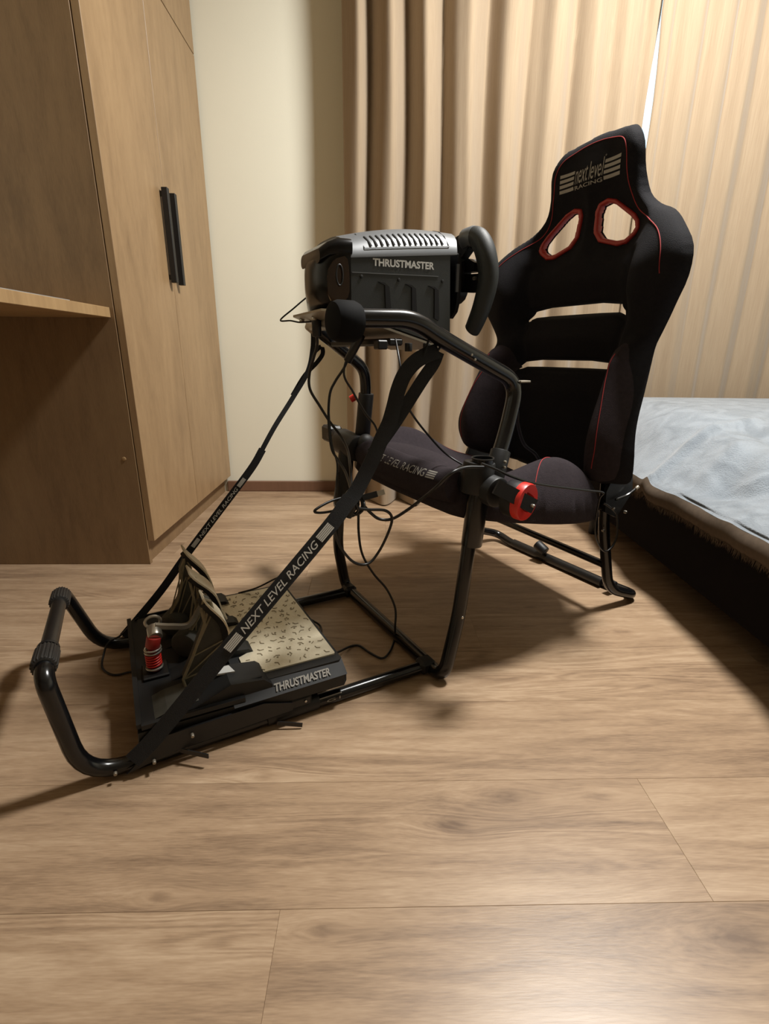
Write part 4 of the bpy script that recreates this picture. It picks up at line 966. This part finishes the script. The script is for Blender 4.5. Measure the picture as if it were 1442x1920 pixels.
# ================================================================== CABLES
CB = {
'rear_loop': ([(-0.111, 0.3, 0.761), (-0.122, 0.34, 0.753), (-0.155, 0.34, 0.728), (-0.187, 0.33, 0.704), (-0.169, 0.32, 0.703), (-0.153, 0.31, 0.7), (-0.131, 0.3, 0.702)], .0016, 'thin black cable looping out behind the wheel base'),
'drop_long': ([(-0.150, 0.25, 0.735), (-0.145, 0.26, 0.713), (-0.132, 0.27, 0.663), (-0.137, 0.28, 0.632), (-0.14, 0.3, 0.6), (-0.14, 0.3, 0.568), (-0.119, 0.3, 0.532), (-0.098, 0.3, 0.499), (-0.079, 0.28, 0.466), (-0.082, 0.24, 0.443), (-0.104, 0.18, 0.422), (-0.12, 0.14, 0.4), (-0.139, 0.09, 0.382)], .0030, 'black cable hanging from the rear of the wheel base, outermost on its left'),
'brick_left': ([(-0.069, 0.22, 0.672), (-0.076, 0.24, 0.638), (-0.079, 0.26, 0.612), (-0.091, 0.28, 0.584), (-0.104, 0.28, 0.557), (-0.108, 0.28, 0.502), (-0.111, 0.26, 0.448), (-0.105, 0.24, 0.425), (-0.106, 0.2, 0.407), (-0.122, 0.14, 0.389), (-0.142, 0.09, 0.383)], .0028, 'black cable bowing left from below the wheel base down to the knot'),
'brick_right': ([(-0.067, 0.24, 0.664), (-0.084, 0.25, 0.604), (-0.059, 0.26, 0.563), (-0.03, 0.26, 0.517), (-0.012, 0.25, 0.491), (-0.02, 0.22, 0.468), (-0.062, 0.16, 0.449), (-0.108, 0.1, 0.433), (-0.142, 0.07, 0.398)], .0024, 'black cable crossing in front of the far arm socket'),
'side_drop': ([(-0.087, 0.33, 0.518), (-0.086, 0.32, 0.448), (-0.082, 0.3, 0.403), (-0.098, 0.27, 0.362), (-0.132, 0.2, 0.342), (-0.151, 0.12, 0.352), (-0.149, 0.08, 0.373)], .0022, 'thin black cable hanging left of the far hub'),
'thin_front': ([(-0.048, 0.1, 0.665), (-0.059, 0.07, 0.640), (-0.064, 0.05, 0.609), (-0.064, 0.04, 0.569), (-0.037, 0.05, 0.534), (0.02, 0.08, 0.488), (0.065, 0.09, 0.451), (0.088, 0.06, 0.431), (0.096, 0.03, 0.427)], .0020, 'thin black cable running behind the near strap to the near hub'),
'near_bridge': ([(0.057, -0.04, 0.449), (0.02, -0.035, 0.451), (-0.014, -0.04, 0.445), (-0.027, -0.02, 0.419), (-0.028, 0.02, 0.389), (-0.044, 0.05, 0.359), (-0.067, 0.07, 0.338), (-0.089, 0.08, 0.338), (-0.108, 0.08, 0.353), (-0.13, 0.07, 0.376)], .0030, 'thick black cable sagging from the near hub to the knot'),
'knot_loop': ([(-0.177, 0.05, 0.386), (-0.156, 0.05, 0.378), (-0.129, 0.05, 0.371), (-0.093, 0.05, 0.364), (-0.073, 0.06, 0.343), (-0.07, 0.08, 0.306), (-0.08, 0.1, 0.261), (-0.104, 0.1, 0.24), (-0.133, 0.1, 0.248), (-0.156, 0.1, 0.275), (-0.17, 0.1, 0.305), (-0.177, 0.09, 0.336), (-0.168, 0.08, 0.358), (-0.146, 0.07, 0.373)], .0028, 'black cable forming a large round loop below the knot'),
'floor_lead': ([(-0.124, 0.1, 0.362), (-0.105, 0.14, 0.292), (-0.087, 0.16, 0.234), (-0.056, 0.17, 0.18), (-0.022, 0.17, 0.134), (-0.005, 0.16, 0.087), (-0.010, 0.15, 0.048), (-0.008, 0.158, 0.004), (-0.041, 0.121, 0.004), (-0.066, 0.109, 0.004), (-0.08, 0.141, 0.004), (-0.089, 0.177, 0.004), (-0.11, 0.183, 0.004), (-0.149, 0.153, 0.02), (-0.192, 0.102, 0.055)], .0026, 'black cable dropping from the knot to the floor and on to the footrest corner'),
'left_loop': ([(-0.133, 0.09, 0.387), (-0.162, 0.07, 0.394), (-0.197, 0.06, 0.393), (-0.227, 0.05, 0.386), (-0.229, 0.05, 0.38), (-0.207, 0.06, 0.374), (-0.168, 0.08, 0.369), (-0.142, 0.09, 0.369)], .0024, 'short flat black cable loop sticking out left of the knot'),
'pedal_lead': ([(-0.138, 0.12, 0.353), (-0.152, 0.16, 0.31), (-0.166, 0.2, 0.277), (-0.179, 0.24, 0.244), (-0.184, 0.27, 0.206), (-0.203, 0.3, 0.165), (-0.237, 0.34, 0.131), (-0.268, 0.37, 0.105), (-0.306, 0.39, 0.0915)], .0020, 'thin black cable running from the knot down to the far side of the footrest'),
'right_lead': ([(0.049, -0.043, 0.457), (0.071, -0.05, 0.448), (0.107, -0.06, 0.431), (0.161, -0.06, 0.413), (0.244, -0.052, 0.393), (0.331, -0.05, 0.375), (0.382, -0.045, 0.363), (0.393, -0.03, 0.342), (0.418, -0.01, 0.267), (0.451, 0.0, 0.219), (0.482, 0.0, 0.194), (0.509, -0.0, 0.211), (0.512, 0.0, 0.249), (0.505, 0.005, 0.284), (0.474, 0.005, 0.307), (0.462, 0.01, 0.314)], .0024, 'shiny black cable running along the seat side to a loop at the rear leg'),
'front_left': ([(-0.525, 0.39, 0.082), (-0.548, 0.395, 0.06), (-0.567, 0.4, 0.042), (-0.589, 0.395, 0.036), (-0.6, 0.38, 0.02), (-0.605, 0.35, 0.005), (-0.585, 0.315, 0.003), (-0.557, 0.309, 0.004), (-0.535, 0.306, 0.004)], .0022, 'black cable loop on the floor beside the far strap foot'),
'short_loop': ([(-0.189, 0.288, 0.06), (-0.155, 0.312, 0.02), (-0.136, 0.3, 0.004), (-0.147, 0.266, 0.004), (-0.16, 0.245, 0.004), (-0.178, 0.226, 0.004)], .0024, 'short black cable loop on the floor right behind the footrest'),
'seat_cord': ([(.176, .028, .574), (.200, .04, .536), (.225, .06, .500), (.27, .085, .455), (.33, .11, .425), (.38, .14, .395)], .0035, 'glossy black cord hanging from the steering arm elbow onto the seat'),
}
# rear leads down the far side of the strap
for k_, (pts, r_, lab) in CB.items():
    P = catmull(pts, 8); b0 = pts[-1]
    t = thing('cable', lab, 'cable', b0, group='loose black cables around the simulator'); MB().tube(P, r_, 8).build('cord', 'rubber', t, True, 80)
    if k_ in ('drop_long',):
        MB().cyl((-.136, .262, .715), (-.133, .268, .672), .0095, .002, 14).build('ferrite', 'rubber', t)
        MB().tube(catmull([(-.125, .27, .745), (-.120, .29, .735), (-.136, .262, .716)], 5), .0016, 6).build('cord_tail', 'rubber', t)
    if k_ == 'brick_left':
        MB().cyl((-.060, .215, .676), (-.078, .245, .625), .0085, .002, 14).build('ferrite', 'rubber', t)
# usb plug
t = thing('usb_plug', 'black plug with a bare metal tip sticking out right of the cable knot', 'plug', (-.124, .05, .40))
P = catmull([(-0.152, 0.08, 0.377), (-0.14, 0.07, 0.385), (-0.132, 0.06, 0.392)], 5); MB().tube(P, .0022, 8).build('cord', 'rubber', t)
a = np.array((-.134, .062, .3905)); d = nrm((.95, -.25, .22)); MB().ribbon([a, a + d * .006, a + d * .028], .011, .007, (0, .3, 1)).build('plug_body', 'plastic', t)
MB().ribbon([a + d * .028, a + d * .042], .0095, .0045, (0, .3, 1)).build('plug_tip', 'steel', t, False)
# tied cable knot
for j in range(5):
    c = np.array((-.150, .062, .385)); nn = nrm(np.random.randn(3)); u_ = nrm(np.cross(nn, (0, 0, 1))); v_ = np.cross(nn, u_); r_ = random.uniform(.014, .022)
    P = [c + u_ * r_ * math.cos(q) + v_ * r_ * 1.3 * math.sin(q) + nn * .004 * math.sin(3 * q) for q in np.linspace(0, 2 * math.pi, 24)[:-1]]
    if j == 0: kt = thing('cable_bundle', 'tangled knot of black cable coils tied to the near strap', 'cables', (-.15, .06, .385))
    MB().tube(P, .0028, 8, closed=True).build('coil', 'rubber', kt, True, 80)
MB().tube([(-.168, .05, .362), (-.158, .045, .398)], .006, 10).build('tie', 'plastic', kt)
